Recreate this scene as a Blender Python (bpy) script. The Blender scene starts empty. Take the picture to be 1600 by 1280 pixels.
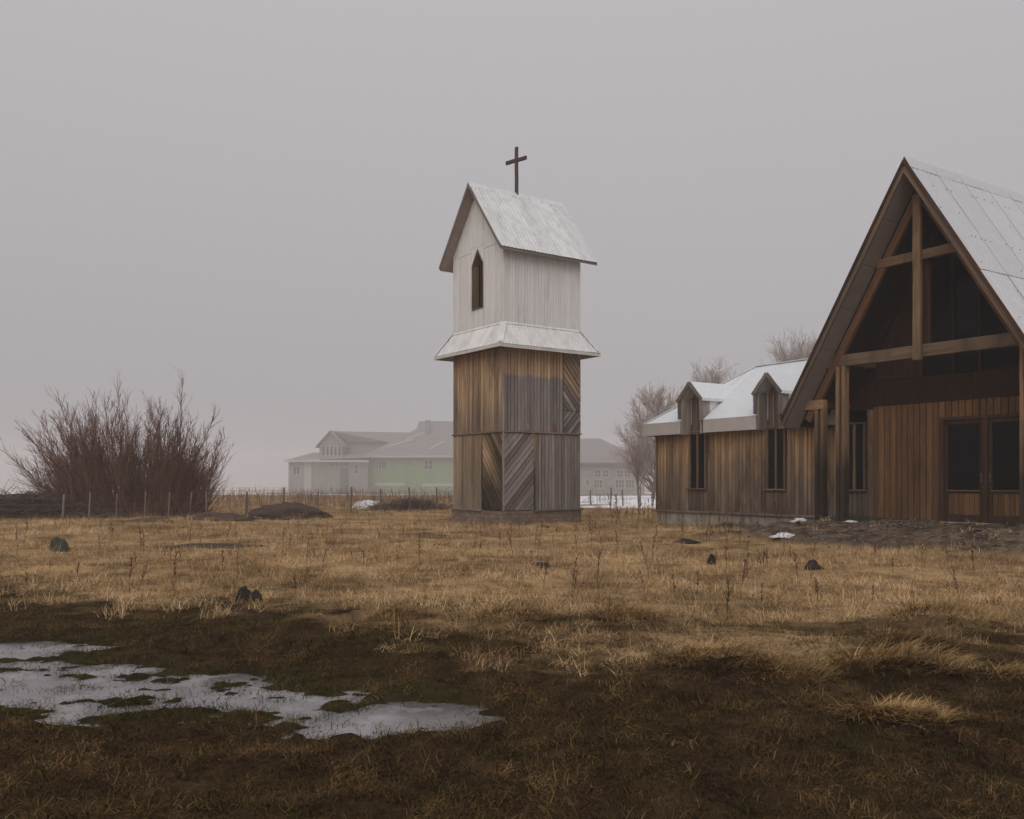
import bpy, math, random
import numpy as np
from mathutils import Matrix, Vector

random.seed(7)
rng = np.random.default_rng(11)
R = math.radians
sc = bpy.context.scene
C = sc.collection

# ------------------------------------------------------------------ camera, sky, sun, exposure
CAM_Z = 1.45
cam_d = bpy.data.cameras.new('camera')
cam = bpy.data.objects.new('camera', cam_d)
C.objects.link(cam)
cam_d.sensor_width = 36.0
cam_d.lens = 31.9
cam_d.shift_y = 0.0694
cam_d.clip_start = 0.05
cam_d.clip_end = 3000
cam.location = (0, 0, CAM_Z)
cam.rotation_euler = (R(90), 0, 0)
sc.camera = cam

SUN_ELEV, SUN_AZ = 42.0, 196.0          # azimuth measured clockwise from +Y: behind the camera, a little left
world = bpy.data.worlds.new('World')
sc.world = world
world.use_nodes = True
wn = world.node_tree
wn.nodes.clear()
w_out = wn.nodes.new('ShaderNodeOutputWorld')
w_bg = wn.nodes.new('ShaderNodeBackground')
w_sky = wn.nodes.new('ShaderNodeTexSky')
w_sky.sky_type = 'NISHITA'
w_sky.sun_disc = False
w_sky.sun_elevation = R(SUN_ELEV)
w_sky.sun_rotation = R(SUN_AZ)
w_sky.dust_density = 4.0
w_hs = wn.nodes.new('ShaderNodeHueSaturation')
w_hs.inputs['Saturation'].default_value = 0.15
w_mix = wn.nodes.new('ShaderNodeMixRGB')          # the overcast: a thick even cloud deck over the clear sky
w_mix.inputs[0].default_value = 0.93
w_mix.inputs[2].default_value = (5.22, 5.02, 5.20, 1)
w_bg.inputs['Strength'].default_value = 0.10
wn.links.new(w_sky.outputs[0], w_hs.inputs['Color'])
wn.links.new(w_hs.outputs[0], w_mix.inputs[1])
# an overcast sky is dimmer towards the horizon than overhead
w_tc = wn.nodes.new('ShaderNodeTexCoord'); w_sep = wn.nodes.new('ShaderNodeSeparateXYZ'); w_mr = wn.nodes.new('ShaderNodeMapRange')
w_mr.inputs[1].default_value = 0.0; w_mr.inputs[2].default_value = 1.0; w_mr.inputs[3].default_value = 0.75; w_mr.inputs[4].default_value = 1.28
w_mul = wn.nodes.new('ShaderNodeMixRGB'); w_mul.blend_type = 'MULTIPLY'; w_mul.inputs[0].default_value = 1.0
wn.links.new(w_tc.outputs['Generated'], w_sep.inputs[0]); wn.links.new(w_sep.outputs[2], w_mr.inputs[0])
wn.links.new(w_mix.outputs[0], w_mul.inputs[1]); wn.links.new(w_mr.outputs[0], w_mul.inputs[2])
wn.links.new(w_mul.outputs[0], w_bg.inputs['Color'])
wn.links.new(w_bg.outputs[0], w_out.inputs['Surface'])

sun_d = bpy.data.lights.new('sun', 'SUN')
sun_d.energy = 1.1
sun_d.angle = R(60)
sun_d.color = (1.0, 0.96, 0.91)
sun = bpy.data.objects.new('sun', sun_d)
C.objects.link(sun)
_d = Vector((math.sin(R(SUN_AZ)) * math.cos(R(SUN_ELEV)), math.cos(R(SUN_AZ)) * math.cos(R(SUN_ELEV)), math.sin(R(SUN_ELEV))))
sun.rotation_euler = _d.to_track_quat('Z', 'Y').to_euler()
sun.location = (0, -10, 30)

sc.view_settings.view_transform = 'Standard'
sc.view_settings.look = 'None'
sc.view_settings.gamma = 1.0
sc.view_settings.use_curve_mapping = False
sc.view_settings.exposure = 0.0
sc.cycles.volume_bounces = 2
sc.cycles.max_bounces = 6
sc.cycles.use_denoising = True

FOG = 0.0016

# ------------------------------------------------------------------ helpers
def tag(o, label=None, cat=None, group=None, kind=None):
    if label: o['label'] = label
    if cat: o['category'] = cat
    if group: o['group'] = group
    if kind: o['kind'] = kind
    return o

def empty(name, loc, rz=0.0):
    o = bpy.data.objects.new(name, None)
    o.empty_display_size = 0.3
    C.objects.link(o)
    o.location = loc
    o.rotation_euler = (0, 0, rz)
    return o

def add(name, me, mat, parent=None, M=None):
    if mat is not None and not me.materials:
        me.materials.append(mat)
    o = bpy.data.objects.new(name, me)
    C.objects.link(o)
    if parent is not None:
        o.parent = parent
    if M is not None:
        o.matrix_local = M
    return o

def mesh(name, V, F, smooth=False):
    me = bpy.data.meshes.new(name)
    me.from_pydata([tuple(map(float, v)) for v in V], [], [tuple(f) for f in F])
    me.update()
    if smooth:
        me.polygons.foreach_set('use_smooth', [True] * len(me.polygons))
    return me

def npmesh(name, V, F, smooth=False):
    """V (n,3), F (m,k) arrays, all faces k-gons"""
    V = np.asarray(V, dtype=np.float32); F = np.asarray(F, dtype=np.int32)
    me = bpy.data.meshes.new(name)
    me.vertices.add(len(V)); me.vertices.foreach_set('co', V.ravel())
    k = F.shape[1]
    me.loops.add(F.size); me.loops.foreach_set('vertex_index', F.ravel())
    me.polygons.add(len(F))
    me.polygons.foreach_set('loop_start', np.arange(0, F.size, k, dtype=np.int32))
    me.polygons.foreach_set('loop_total', np.full(len(F), k, dtype=np.int32))
    if smooth:
        me.polygons.foreach_set('use_smooth', np.ones(len(F), dtype=bool))
    me.update(calc_edges=True); me.validate()
    return me

class MB:
    """collects boxes / prisms into one mesh"""
    def __init__(s): s.V = []; s.F = []
    def raw(s, V, F):
        n = len(s.V); s.V += [tuple(v) for v in V]; s.F += [tuple(i + n for i in f) for f in F]; return s
    def box(s, x0, x1, y0, y1, z0, z1):
        V = [(x0,y0,z0),(x1,y0,z0),(x1,y1,z0),(x0,y1,z0),(x0,y0,z1),(x1,y0,z1),(x1,y1,z1),(x0,y1,z1)]
        return s.raw(V, [(3,2,1,0),(4,5,6,7),(0,1,5,4),(1,2,6,5),(2,3,7,6),(3,0,4,7)])
    def prism(s, poly, a, b):
        """poly: list of 3D points (planar), extruded from +a to +b (vectors)"""
        n = len(poly)
        V = [Vector(p) + Vector(a) for p in poly] + [Vector(p) + Vector(b) for p in poly]
        F = [tuple(range(n - 1, -1, -1)), tuple(range(n, 2 * n))]
        F += [(i, (i + 1) % n, n + (i + 1) % n, n + i) for i in range(n)]
        return s.raw(V, F)
    def bar(s, p0, p1, w, t, side=(1, 0, 0)):
        p0 = Vector(p0); p1 = Vector(p1); d = (p1 - p0).normalized()
        sx = Vector(side); sx = (sx - d * sx.dot(d)).normalized(); sy = d.cross(sx)
        q = [p0 + sx * (w / 2) * a + sy * (t / 2) * b for a, b in ((-1,-1),(1,-1),(1,1),(-1,1))]
        return s.prism(q, (0, 0, 0), p1 - p0)
    def build(s, name, mat, parent=None, M=None):
        return add(name, mesh(name, s.V, s.F), mat, parent, M)

_plank_cache = {}
def plank_mesh(w, t, l, c=0.006):
    """a board: x across, y thickness (face at -t), z along, chamfered long edges"""
    k = (round(w, 3), round(t, 3), round(l, 3))
    if k in _plank_cache: return _plank_cache[k]
    h = w / 2
    prof = [(-h, 0), (h, 0), (h, -t + c), (h - c, -t), (-h + c, -t), (-h, -t + c)]
    n = len(prof)
    V = [(x, y, 0) for x, y in prof] + [(x, y, l) for x, y in prof]
    F = [tuple(range(n - 1, -1, -1)), tuple(range(n, 2 * n))] + [(i, (i + 1) % n, n + (i + 1) % n, n + i) for i in range(n)]
    me = mesh('plank', V, F)
    _plank_cache[k] = me
    return me

def plank(parent, mat, M, w, t, l, name='plank'):
    me = plank_mesh(w, t, l)
    o = bpy.data.objects.new(name, me)
    if not me.materials: me.materials.append(None)
    C.objects.link(o)
    o.material_slots[0].link = 'OBJECT'
    o.material_slots[0].material = mat
    o.parent = parent
    o.matrix_local = M
    return o

def frame(o, ex, ez):
    """4x4 with columns ex, ey = ez x ex, ez"""
    ex = Vector(ex).normalized(); ez = Vector(ez).normalized(); ey = ez.cross(ex)
    return Matrix(((ex.x, ey.x, ez.x, o[0]), (ex.y, ey.y, ez.y, o[1]), (ex.z, ey.z, ez.z, o[2]), (0, 0, 0, 1)))

def clip_half(poly, n, d):
    """keep n.p <= d"""
    out = []
    for i in range(len(poly)):
        a = poly[i]; b = poly[(i + 1) % len(poly)]
        da = n[0] * a[0] + n[1] * a[1] - d; db = n[0] * b[0] + n[1] * b[1] - d
        if da <= 0: out.append(a)
        if da * db < 0:
            t = da / (da - db); out.append((a[0] + t * (b[0] - a[0]), a[1] + t * (b[1] - a[1])))
    return out

def face_planks(parent, mat, o, ex, s0, s1, z0, z1, w=0.14, t=0.024, gap=0.016, jit=0.0, matf=None):
    """vertical boards on a wall: o origin, ex direction along the wall seen left to right from outside"""
    n = max(1, round((s1 - s0) / w)); pw = (s1 - s0) / n
    ex = Vector(ex)
    for i in range(n):
        s = s0 + (i + .5) * pw
        j0 = random.uniform(-jit, jit); tt = t + random.uniform(-.004, .004)
        p = Vector(o) + ex * s
        M = frame((p.x, p.y, z0 + j0), ex, (0, 0, 1))
        plank(parent, matf(s) if matf else mat, M, pw - gap * random.uniform(.6, 1.7), round(tt, 3), round(z1 - z0, 3))

def diag_planks(parent, mat, o, ex, s0, s1, z0, z1, ang, w=0.15, t=0.028, gap=0.020, skip=()):
    """diagonal boards clipped to the rectangle s0..s1 x z0..z1; ang: board direction from horizontal"""
    ex = Vector(ex); d = (math.cos(ang), math.sin(ang)); nrm = (-d[1], d[0])
    rect = [(s0, z0), (s1, z0), (s1, z1), (s0, z1)]
    pr = [nrm[0] * a + nrm[1] * b for a, b in rect]
    lo, hi = min(pr), max(pr)
    k = 0; v = lo
    while v < hi:
        k += 1
        a0, a1 = v + gap * .5 * random.uniform(.5, 2), min(v + w, hi) - gap * .5 * random.uniform(.5, 2); v += w
        if k in skip: continue
        poly = clip_half(clip_half(rect, nrm, a1), (-nrm[0], -nrm[1]), -a0)
        if len(poly) < 3: continue
        mid = (sum(p[0] for p in poly) / len(poly), sum(p[1] for p in poly) / len(poly))
        loc = [((p[0] - mid[0]) * nrm[0] + (p[1] - mid[1]) * nrm[1], (p[0] - mid[0]) * d[0] + (p[1] - mid[1]) * d[1]) for p in poly]
        # local frame: z along the board, x across (x = -nrm keeps it right handed with y into the wall)
        V = [(-a, 0, b) for a, b in loc]; tt = t + random.uniform(-.005, .006)
        n = len(V)
        me = MB()
        # order so that the outside (-y) face looks outward
        me.prism(V, (0, 0, 0), (0, -tt, 0))
        P = Vector(o) + ex * mid[0]
        X = ex * (-nrm[0]) + Vector((0, 0, 1)) * (-nrm[1]); Z = ex * d[0] + Vector((0, 0, 1)) * d[1]
        ob = me.build('plank', mat, parent, frame((P.x, P.y, mid[1]), X, Z))
        fix_normals(ob.data)

def fix_normals(me):
    import bmesh
    bm = bmesh.new(); bm.from_mesh(me); bmesh.ops.recalc_face_normals(bm, faces=bm.faces); bm.to_mesh(me); bm.free()

def beam(name, p0, p1, w, t, mat, parent, side=(1, 0, 0), worn=0.01):
    """timber with local z along its length so the grain follows it; w across side, t the other way"""
    p0 = Vector(p0); p1 = Vector(p1); d = (p1 - p0); l = d.length; d.normalize()
    sx = Vector(side); sx = (sx - d * sx.dot(d)).normalized()
    a, b, c = w / 2, t / 2, worn
    prof = [(-a + c, -b), (a - c, -b), (a, -b + c), (a, b - c), (a - c, b), (-a + c, b), (-a, b - c), (-a, -b + c)]
    n = 8; ns = 6
    V = []; 
    for i in range(ns + 1):
        z = l * i / ns
        jx, jy = random.uniform(-.006, .006), random.uniform(-.006, .006)
        V += [(x + jx, y + jy, z) for x, y in prof]
    F = [tuple(range(n - 1, -1, -1)), tuple(range(ns * n, ns * n + n))]
    for i in range(ns):
        F += [(i * n + k, i * n + (k + 1) % n, (i + 1) * n + (k + 1) % n, (i + 1) * n + k) for k in range(n)]
    return add(name, mesh(name, V, F), mat, parent, frame(p0, sx, d))

def corr_sheet(name, parent, mat, o, ea, eb, a0, a1, lo, hi, pitch=0.09, amp=0.012, lift=0.0):
    """corrugated sheet: ea across the ridges, eb up the slope; lo(a), hi(a) its lower and upper edges"""
    ea = Vector(ea).normalized(); eb = Vector(eb).normalized(); nn = ea.cross(eb)
    k = max(2, int(round((a1 - a0) / pitch * 4)))
    V = []; F = []
    for i in range(k + 1):
        a = a0 + (a1 - a0) * i / k
        h = amp * math.cos(2 * math.pi * a / pitch) + lift
        l, u = lo(a), max(lo(a) + .002, hi(a))
        for f in (0, 1 / 3, 2 / 3, 1):
            V.append(Vector(o) + ea * a + eb * (l + (u - l) * f) + nn * (h + .003 * math.sin(7 * a + 5 * f)))
    for i in range(k):
        for j in range(3):
            F.append((i * 4 + j, i * 4 + 4 + j, i * 4 + 5 + j, i * 4 + 1 + j))
    return add(name, mesh(name, V, F, True), mat, parent)

# ------------------------------------------------------------------ numpy noise
_perm = np.random.default_rng(3).random((256, 256)).astype(np.float32)
def vnoise(x, y):
    xi = np.floor(x).astype(int); yi = np.floor(y).astype(int); fx = x - xi; fy = y - yi
    fx = fx * fx * (3 - 2 * fx); fy = fy * fy * (3 - 2 * fy)
    g = lambda a, b: _perm[a & 255, b & 255]
    return (g(xi, yi) * (1 - fx) + g(xi + 1, yi) * fx) * (1 - fy) + (g(xi, yi + 1) * (1 - fx) + g(xi + 1, yi + 1) * fx) * fy
def fbm(x, y, o=4, seed=0):
    x = np.asarray(x, float) + 31.7 * seed; y = np.asarray(y, float) + 17.3 * seed
    s = np.zeros_like(x); a = .5; tot = 0
    for i in range(o):
        s += a * vnoise(x, y); tot += a; a *= .5; x = x * 2.03 + 5.1; y = y * 2.03 + 9.2
    return s / tot                      # 0..1
def sstep(a, b, x):
    t = np.clip((np.asarray(x, float) - a) / (b - a), 0, 1); return t * t * (3 - 2 * t)

# ------------------------------------------------------------------ materials
def newmat(name):
    m = bpy.data.materials.new(name); m.use_nodes = True
    nt = m.node_tree; b = nt.nodes['Principled BSDF']
    return m, nt, b
def N(nt, t, **kw):
    n = nt.nodes.new(t)
    for k, v in kw.items():
        if k in ('operation', 'blend_type', 'data_type', 'attribute_name', 'clamp', 'feature', 'noise_dimensions', 'use_clamp'):
            setattr(n, k, v)
        else:
            n.inputs[k].default_value = v
    return n
def L(nt, a, b): nt.links.new(a, b)
def math_(nt, op, a, b=None, clamp=False):
    n = nt.nodes.new('ShaderNodeMath'); n.operation = op; n.use_clamp = clamp
    for i, v in enumerate((a, b)):
        if v is None: continue
        if isinstance(v, (int, float)): n.inputs[i].default_value = v
        else: nt.links.new(v, n.inputs[i])
    return n.outputs[0]
def mixc(nt, f, a, b, mode='MIX'):
    n = nt.nodes.new('ShaderNodeMixRGB'); n.blend_type = mode
    for i, v in enumerate((f, a, b)):
        if isinstance(v, (int, float)): n.inputs[i].default_value = v
        elif isinstance(v, tuple): n.inputs[i].default_value = v + (1,) if len(v) == 3 else v
        else: nt.links.new(v, n.inputs[i])
    return n.outputs[0]
def ramp(nt, v, a, b, c=0.0, d=1.0):
    n = nt.nodes.new('ShaderNodeMapRange'); n.inputs[1].default_value = a; n.inputs[2].default_value = b
    n.inputs[3].default_value = c; n.inputs[4].default_value = d; nt.links.new(v, n.inputs[0]); return n.outputs[0]
def noise(nt, vec, scale, detail=4, rough=.55):
    n = nt.nodes.new('ShaderNodeTexNoise'); n.inputs['Scale'].default_value = scale
    n.inputs['Detail'].default_value = detail; n.inputs['Roughness'].default_value = rough
    if vec is not None: nt.links.new(vec, n.inputs['Vector'])
    return n.outputs[0]
def mapping(nt, vec, scale):
    n = nt.nodes.new('ShaderNodeMapping'); n.inputs['Scale'].default_value = scale; nt.links.new(vec, n.inputs['Vector']); return n.outputs[0]
def bump(nt, b, h, s=.3, d=.01):
    n = nt.nodes.new('ShaderNodeBump'); n.inputs['Strength'].default_value = s; n.inputs['Distance'].default_value = d
    nt.links.new(h, n.inputs['Height']); nt.links.new(n.outputs[0], b.inputs['Normal'])

def wood(name, warm, grey, z_hi, z_lo, wob=1.0, dark=(.05, .035, .026), dark_amt=.5, stain_scale=.8, rnd=(.72, 1.2), rough=.85, stain_lo=.52, stain_hi=.72, gc=1.0):
    """weathered board: warm where the old stain survives, silvered where it has washed off, with dark damp stains"""
    m, nt, b = newmat(name)
    tc = nt.nodes.new('ShaderNodeTexCoord'); oi = nt.nodes.new('ShaderNodeObjectInfo'); geo = nt.nodes.new('ShaderNodeNewGeometry')
    off = nt.nodes.new('ShaderNodeVectorMath'); off.operation = 'ADD'
    L(nt, tc.outputs['Object'], off.inputs[0])
    rv = nt.nodes.new('ShaderNodeCombineXYZ')
    for i in range(3): L(nt, math_(nt, 'MULTIPLY', oi.outputs['Random'], 37.0 + 11 * i), rv.inputs[i])
    L(nt, rv.outputs[0], off.inputs[1])
    grain = noise(nt, mapping(nt, off.outputs[0], (34, 34, 1.3)), 1.0, 6, .65)
    streak = noise(nt, mapping(nt, off.outputs[0], (9, 9, .7)), 1.0, 3, .6)
    sep = nt.nodes.new('ShaderNodeSeparateXYZ'); L(nt, geo.outputs['Position'], sep.inputs[0])
    blot = noise(nt, mapping(nt, geo.outputs['Position'], (1.6, 1.6, .8)), 1.0, 4, .6)
    zz = math_(nt, 'ADD', sep.outputs[2], math_(nt, 'MULTIPLY', math_(nt, 'ADD', math_(nt, 'SUBTRACT', blot, .5), math_(nt, 'MULTIPLY', math_(nt, 'SUBTRACT', oi.outputs['Random'], .5), .35)), wob))
    gf = ramp(nt, zz, z_hi, z_lo)
    col = mixc(nt, gf, warm, grey)
    st = noise(nt, mapping(nt, geo.outputs['Position'], (2.2, 2.2, .55)), stain_scale, 5, .65)
    st2 = math_(nt, 'MULTIPLY', ramp(nt, math_(nt, 'ADD', st, math_(nt, 'MULTIPLY', math_(nt, 'SUBTRACT', streak, .5), .45)), stain_lo, stain_hi), dark_amt, True)
    col = mixc(nt, st2, col, dark)
    col = mixc(nt, 1.0, col, ramp(nt, grain, .25, .75, 1 - .42 * gc, 1 + .30 * gc), 'MULTIPLY')
    col = mixc(nt, 1.0, col, ramp(nt, streak, .3, .7, 1 - .22 * gc, 1 + .16 * gc), 'MULTIPLY')
    col = mixc(nt, 1.0, col, ramp(nt, oi.outputs['Random'], 0, 1, rnd[0], rnd[1]), 'MULTIPLY')
    L(nt, col, b.inputs['Base Color'])
    b.inputs['Roughness'].default_value = rough
    b.inputs['Specular IOR Level'].default_value = .06
    bump(nt, b, grain, .5, .006)
    return m

def plain(name, col, rough=.8, var=.25, scale=3.0, metal=0.0, spec=.3, bmp=.15, stretch=(1, 1, 1)):
    m, nt, b = newmat(name)
    tc = nt.nodes.new('ShaderNodeTexCoord'); geo = nt.nodes.new('ShaderNodeNewGeometry'); oi = nt.nodes.new('ShaderNodeObjectInfo')
    n1 = noise(nt, mapping(nt, geo.outputs['Position'], stretch), scale, 6, .6)
    c = mixc(nt, 1.0, col, ramp(nt, n1, .25, .75, 1 - var, 1 + var), 'MULTIPLY')
    c = mixc(nt, 1.0, c, ramp(nt, oi.outputs['Random'], 0, 1, 1 - var * .4, 1 + var * .4), 'MULTIPLY')
    L(nt, c, b.inputs['Base Color'])
    b.inputs['Roughness'].default_value = rough; b.inputs['Metallic'].default_value = metal
    b.inputs['Specular IOR Level'].default_value = spec
    if bmp: bump(nt, b, n1, bmp, .01)
    return m

def sheet_metal(name, base, dirt, rough=.55, amt=.5, streak=(3.0, 3.0, .6)):
    """pale galvanised / painted corrugated iron with dull stains"""
    m, nt, b = newmat(name)
    geo = nt.nodes.new('ShaderNodeNewGeometry'); oi = nt.nodes.new('ShaderNodeObjectInfo')
    n1 = noise(nt, mapping(nt, geo.outputs['Position'], streak), 1.2, 6, .65)
    n2 = noise(nt, geo.outputs['Position'], 14, 4, .6)
    f = math_(nt, 'MULTIPLY', ramp(nt, n1, .45, .75), amt, True)
    c = mixc(nt, f, base, dirt)
    c = mixc(nt, 1.0, c, ramp(nt, n2, .3, .7, .92, 1.06), 'MULTIPLY')
    c = mixc(nt, 1.0, c, ramp(nt, oi.outputs['Random'], 0, 1, .93, 1.05), 'MULTIPLY')
    L(nt, c, b.inputs['Base Color'])
    b.inputs['Roughness'].default_value = rough; b.inputs['Metallic'].default_value = 0.0
    b.inputs['Specular IOR Level'].default_value = .35
    return m

def glass(name, col=(.005, .004, .006), rough=.06):
    m, nt, b = newmat(name)
    geo = nt.nodes.new('ShaderNodeNewGeometry')
    n1 = noise(nt, geo.outputs['Position'], 2.5, 5, .6)
    L(nt, mixc(nt, ramp(nt, n1, .45, .8, 0, .35), col, tuple(min(1, c * 2 + .004) for c in col)), b.inputs['Base Color'])
    L(nt, ramp(nt, n1, .3, .8, rough, rough + .2), b.inputs['Roughness']); b.inputs['Specular IOR Level'].default_value = .08
    return m

M = {}
# tower boards
M['tower_left'] = wood('tower_left', (.52, .345, .20), (.25, .185, .135), 4.9, 3.4, 1.7, (.11, .078, .055), .75, stain_lo=.48, stain_hi=.70)
M['tower_left_low'] = wood('tower_left_low', (.35, .255, .17), (.28, .215, .155), 3.0, .8, 1.2, (.09, .06, .042), .75)
M['tower_right'] = wood('tower_right', (.50, .335, .195), (.265, .228, .215), 4.92, 4.80, .14, (.13, .105, .095), .55, rnd=(.78, 1.15))
M['tower_right_low'] = wood('tower_right_low', (.30, .25, .225), (.26, .222, .21), 2.6, 1.0, .9, (.12, .098, .088), .55)
M['tower_diag_right'] = wood('tower_diag_right', (.44, .31, .20), (.25, .212, .195), 4.7, 4.1, .9, (.06, .048, .042), .7, rnd=(.5, 1.25))
M['tower_diag_dark'] = wood('tower_diag_dark', (.32, .215, .125), (.055, .039, .030), 2.5, 1.4, 1.6, (.02, .015, .012), .85, rnd=(.3, 1.7))
M['tower_diag_grey'] = wood('tower_diag_grey', (.30, .25, .23), (.26, .222, .21), 2.6, 1.0, .9, (.07, .055, .048), .7, rnd=(.55, 1.3))
M['board_dark'] = plain('board_dark', (.02, .015, .012), .9)
M['batten'] = wood('batten', (.22, .18, .15), (.20, .17, .15), 3, 0, .5, (.06, .05, .04), .4)
M['white_board'] = wood('white_board', (.80, .78, .76), (.74, .72, .70), 9.5, 6.8, 1.2, (.46, .41, .37), .5, rnd=(.93, 1.03), rough=.7, gc=.35)
M['white_trim'] = plain('white_trim', (.58, .55, .52), .6, .15)
M['soffit_brown'] = plain('soffit_brown', (.30, .25, .22), .8, .2)
M['rake_grey'] = wood('rake_grey', (.26, .22, .20), (.24, .21, .19), 9, 6, .5, (.1, .08, .07), .4)
M['tower_roof'] = sheet_metal('tower_roof', (.72, .72, .725), (.47, .44, .42), .5, .8)
M['skirt_roof'] = sheet_metal('skirt_roof', (.76, .75, .74), (.46, .41, .37), .5, .7)
M['cross_wood'] = wood('cross_wood', (.12, .085, .075), (.10, .075, .066), 13, 10, .5, (.06, .045, .04), .4)
M['jamb'] = wood('jamb', (.30, .23, .15), (.2, .15, .1), 9, 6.5, .8, (.08, .06, .05), .4)
M['brick_dark'] = plain('brick_dark', (.19, .14, .105), .9, .4, 6, bmp=.5)
M['mortar'] = plain('mortar', (.12, .09, .07), .95, .3, 8, bmp=.4)
M['rust_red'] = wood('rust_red', (.22, .07, .04), (.2, .07, .04), 4, 3, .5, (.08, .04, .03), .4)
# church
M['wing'] = wood('wing', (.41, .255, .135), (.21, .155, .11), 2.6, 1.3, 2.2, (.055, .040, .031), .85, stain_lo=.48, stain_hi=.70)
M['wing_dark'] = wood('wing_dark', (.20, .14, .095), (.13, .098, .072), 1.3, .5, .8, (.05, .037, .03), .6)
M['nave'] = wood('nave', (.23, .118, .055), (.17, .09, .045), 3.2, .6, 1.4, (.06, .034, .02), .55, rnd=(.75, 1.15))
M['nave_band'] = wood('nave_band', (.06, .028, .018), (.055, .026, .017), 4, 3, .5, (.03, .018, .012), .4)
M['porch_post'] = wood('porch_post', (.33, .205, .115), (.055, .04, .03), 3.1, 1.7, 1.1, (.03, .022, .018), .6)
M['timber'] = wood('timber', (.26, .16, .092), (.20, .128, .08), 6, 4, .8, (.07, .047, .034), .75)
M['tie'] = wood('tie', (.19, .125, .08), (.13, .092, .066), 5, 4, .8, (.06, .045, .036), .7)
M['rafter'] = wood('rafter', (.16, .08, .042), (.15, .078, .042), 6, 3, .8, (.09, .05, .032), .5)
M['rake_church'] = wood('rake_church', (.21, .15, .105), (.15, .105, .075), 8, 4, .8, (.08, .06, .046), .6)
M['soffit_panel'] = plain('soffit_panel', (.27, .225, .195), .85, .12, 2)
M['fascia'] = plain('fascia', (.47, .43, .40), .75, .14, 1.5, stretch=(1, 1, .5))
M['wing_roof'] = sheet_metal('wing_roof', (.68, .70, .72), (.56, .58, .60), .5, .4)
M['nave_roof'] = sheet_metal('nave_roof', (.62, .62, .635), (.50, .50, .51), .5, .5)
M['nail'] = plain('nail', (.09, .075, .07), .6, .1, bmp=0)
M['seam'] = plain('seam', (.46, .45, .45), .6, .1, bmp=0)
M['concrete'] = plain('concrete', (.33, .29, .235), .95, .32, 3.5, bmp=.4)
M['frame_wood'] = wood('frame_wood', (.24, .155, .09), (.18, .12, .08), 3, 1, .8, (.06, .04, .03), .5)
M['frame_dark'] = wood('frame_dark', (.085, .045, .03), (.07, .04, .028), 3, 1, .8, (.03, .02, .016), .5)
M['dormer_panel'] = wood('dormer_panel', (.34, .29, .25), (.30, .26, .225), 4.4, 3, .8, (.12, .095, .08), .5)
M['dormer_hood'] = wood('dormer_hood', (.24, .205, .18), (.21, .18, .155), 4.5, 3.6, .6, (.08, .065, .055), .5)
M['glass'] = glass('glass')
M['dormer_back'] = wood('dormer_back', (.20, .145, .10), (.15, .11, .08), 4.2, 3, .8, (.06, .045, .035), .6)
M['interior'] = plain('interior', (.035, .024, .02), .9, .2, 2)
M['floor_in'] = plain('floor_in', (.10, .08, .065), .9, .2, 2)
# far house
M['green_wall'] = plain('green_wall', (.17, .25, .11), .8, .14, .5)
M['grey_wall'] = plain('grey_wall', (.21, .205, .18), .8, .2, .6, stretch=(3, 3, .4))
M['pale_wall'] = plain('pale_wall', (.22, .215, .20), .8, .12, .6)
M['far_roof'] = sheet_metal('far_roof', (.19, .175, .175), (.29, .27, .27), .6, .6, (.4, .4, .4))
M['far_trim'] = plain('far_trim', (.36, .35, .32), .8, .1, 1)
M['far_glass'] = glass('far_glass', (.05, .05, .052), .2)
M['far_dark'] = plain('far_dark', (.10, .09, .085), .9, .2, 1)
# ground things
M['dark_soil'] = plain('dark_soil', (.062, .046, .036), .97, .5, 9, bmp=.8)
M['mound_soil'] = plain('mound_soil', (.07, .046, .032), .97, .5, 7, bmp=.8)
M['dung'] = plain('dung', (.022, .018, .016), .9, .4, 25, bmp=.8)
M['snow'] = plain('snow', (.62, .61, .62), .7, .12, 4, bmp=.3)
M['post_wood'] = wood('post_wood', (.20, .16, .135), (.16, .125, .105), 1.0, .2, .5, (.09, .07, .06), .4)
M['wire'] = plain('wire', (.16, .13, .12), .6, .2, bmp=0)
M['willow_stem'] = plain('willow_stem', (.05, .032, .027), .9, .3, 3, bmp=0)
M['willow_twig'] = plain('willow_twig', (.155, .074, .046), .9, .4, 1.2, bmp=0)
M['tree_bark'] = plain('tree_bark', (.20, .15, .13), .9, .3, 3, bmp=0)
M['tree_twig'] = plain('tree_twig', (.38, .305, .265), .9, .3, 1, bmp=0)
M['brush'] = plain('brush', (.085, .057, .046), .9, .5, 4, bmp=0)
M['pebble'] = plain('pebble', (.12, .092, .072), .95, .45, 5, bmp=.3)
M['moss_green'] = plain('moss_green', (.07, .064, .042), .95, .4, 6, bmp=0)

def blade_mat(name, c0, c1, c2, patch=.35):
    """dry blades: per-clump and per-blade variation between three real colours"""
    m, nt, b = newmat(name)
    oi = nt.nodes.new('ShaderNodeObjectInfo'); geo = nt.nodes.new('ShaderNodeNewGeometry')
    at = nt.nodes.new('ShaderNodeAttribute'); at.attribute_name = 'tone'
    n1 = noise(nt, geo.outputs['Position'], patch, 4, .6)
    f = math_(nt, 'ADD', math_(nt, 'MULTIPLY', oi.outputs['Random'], .35), math_(nt, 'MULTIPLY', at.outputs['Fac'], .45))
    f = math_(nt, 'ADD', f, ramp(nt, n1, .3, .7, -.42, .45), True)
    n2_ = noise(nt, geo.outputs['Position'], patch * 3.3, 4, .6)
    f = math_(nt, 'ADD', f, ramp(nt, n2_, .35, .65, -.22, .18), True)
    c = mixc(nt, ramp(nt, f, 0, .55), c0, c1)
    c = mixc(nt, ramp(nt, f, .55, 1.0), c, c2)
    L(nt, c, b.inputs['Base Color'])
    b.inputs['Roughness'].default_value = .75; b.inputs['Specular IOR Level'].default_value = .0
    return m
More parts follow.
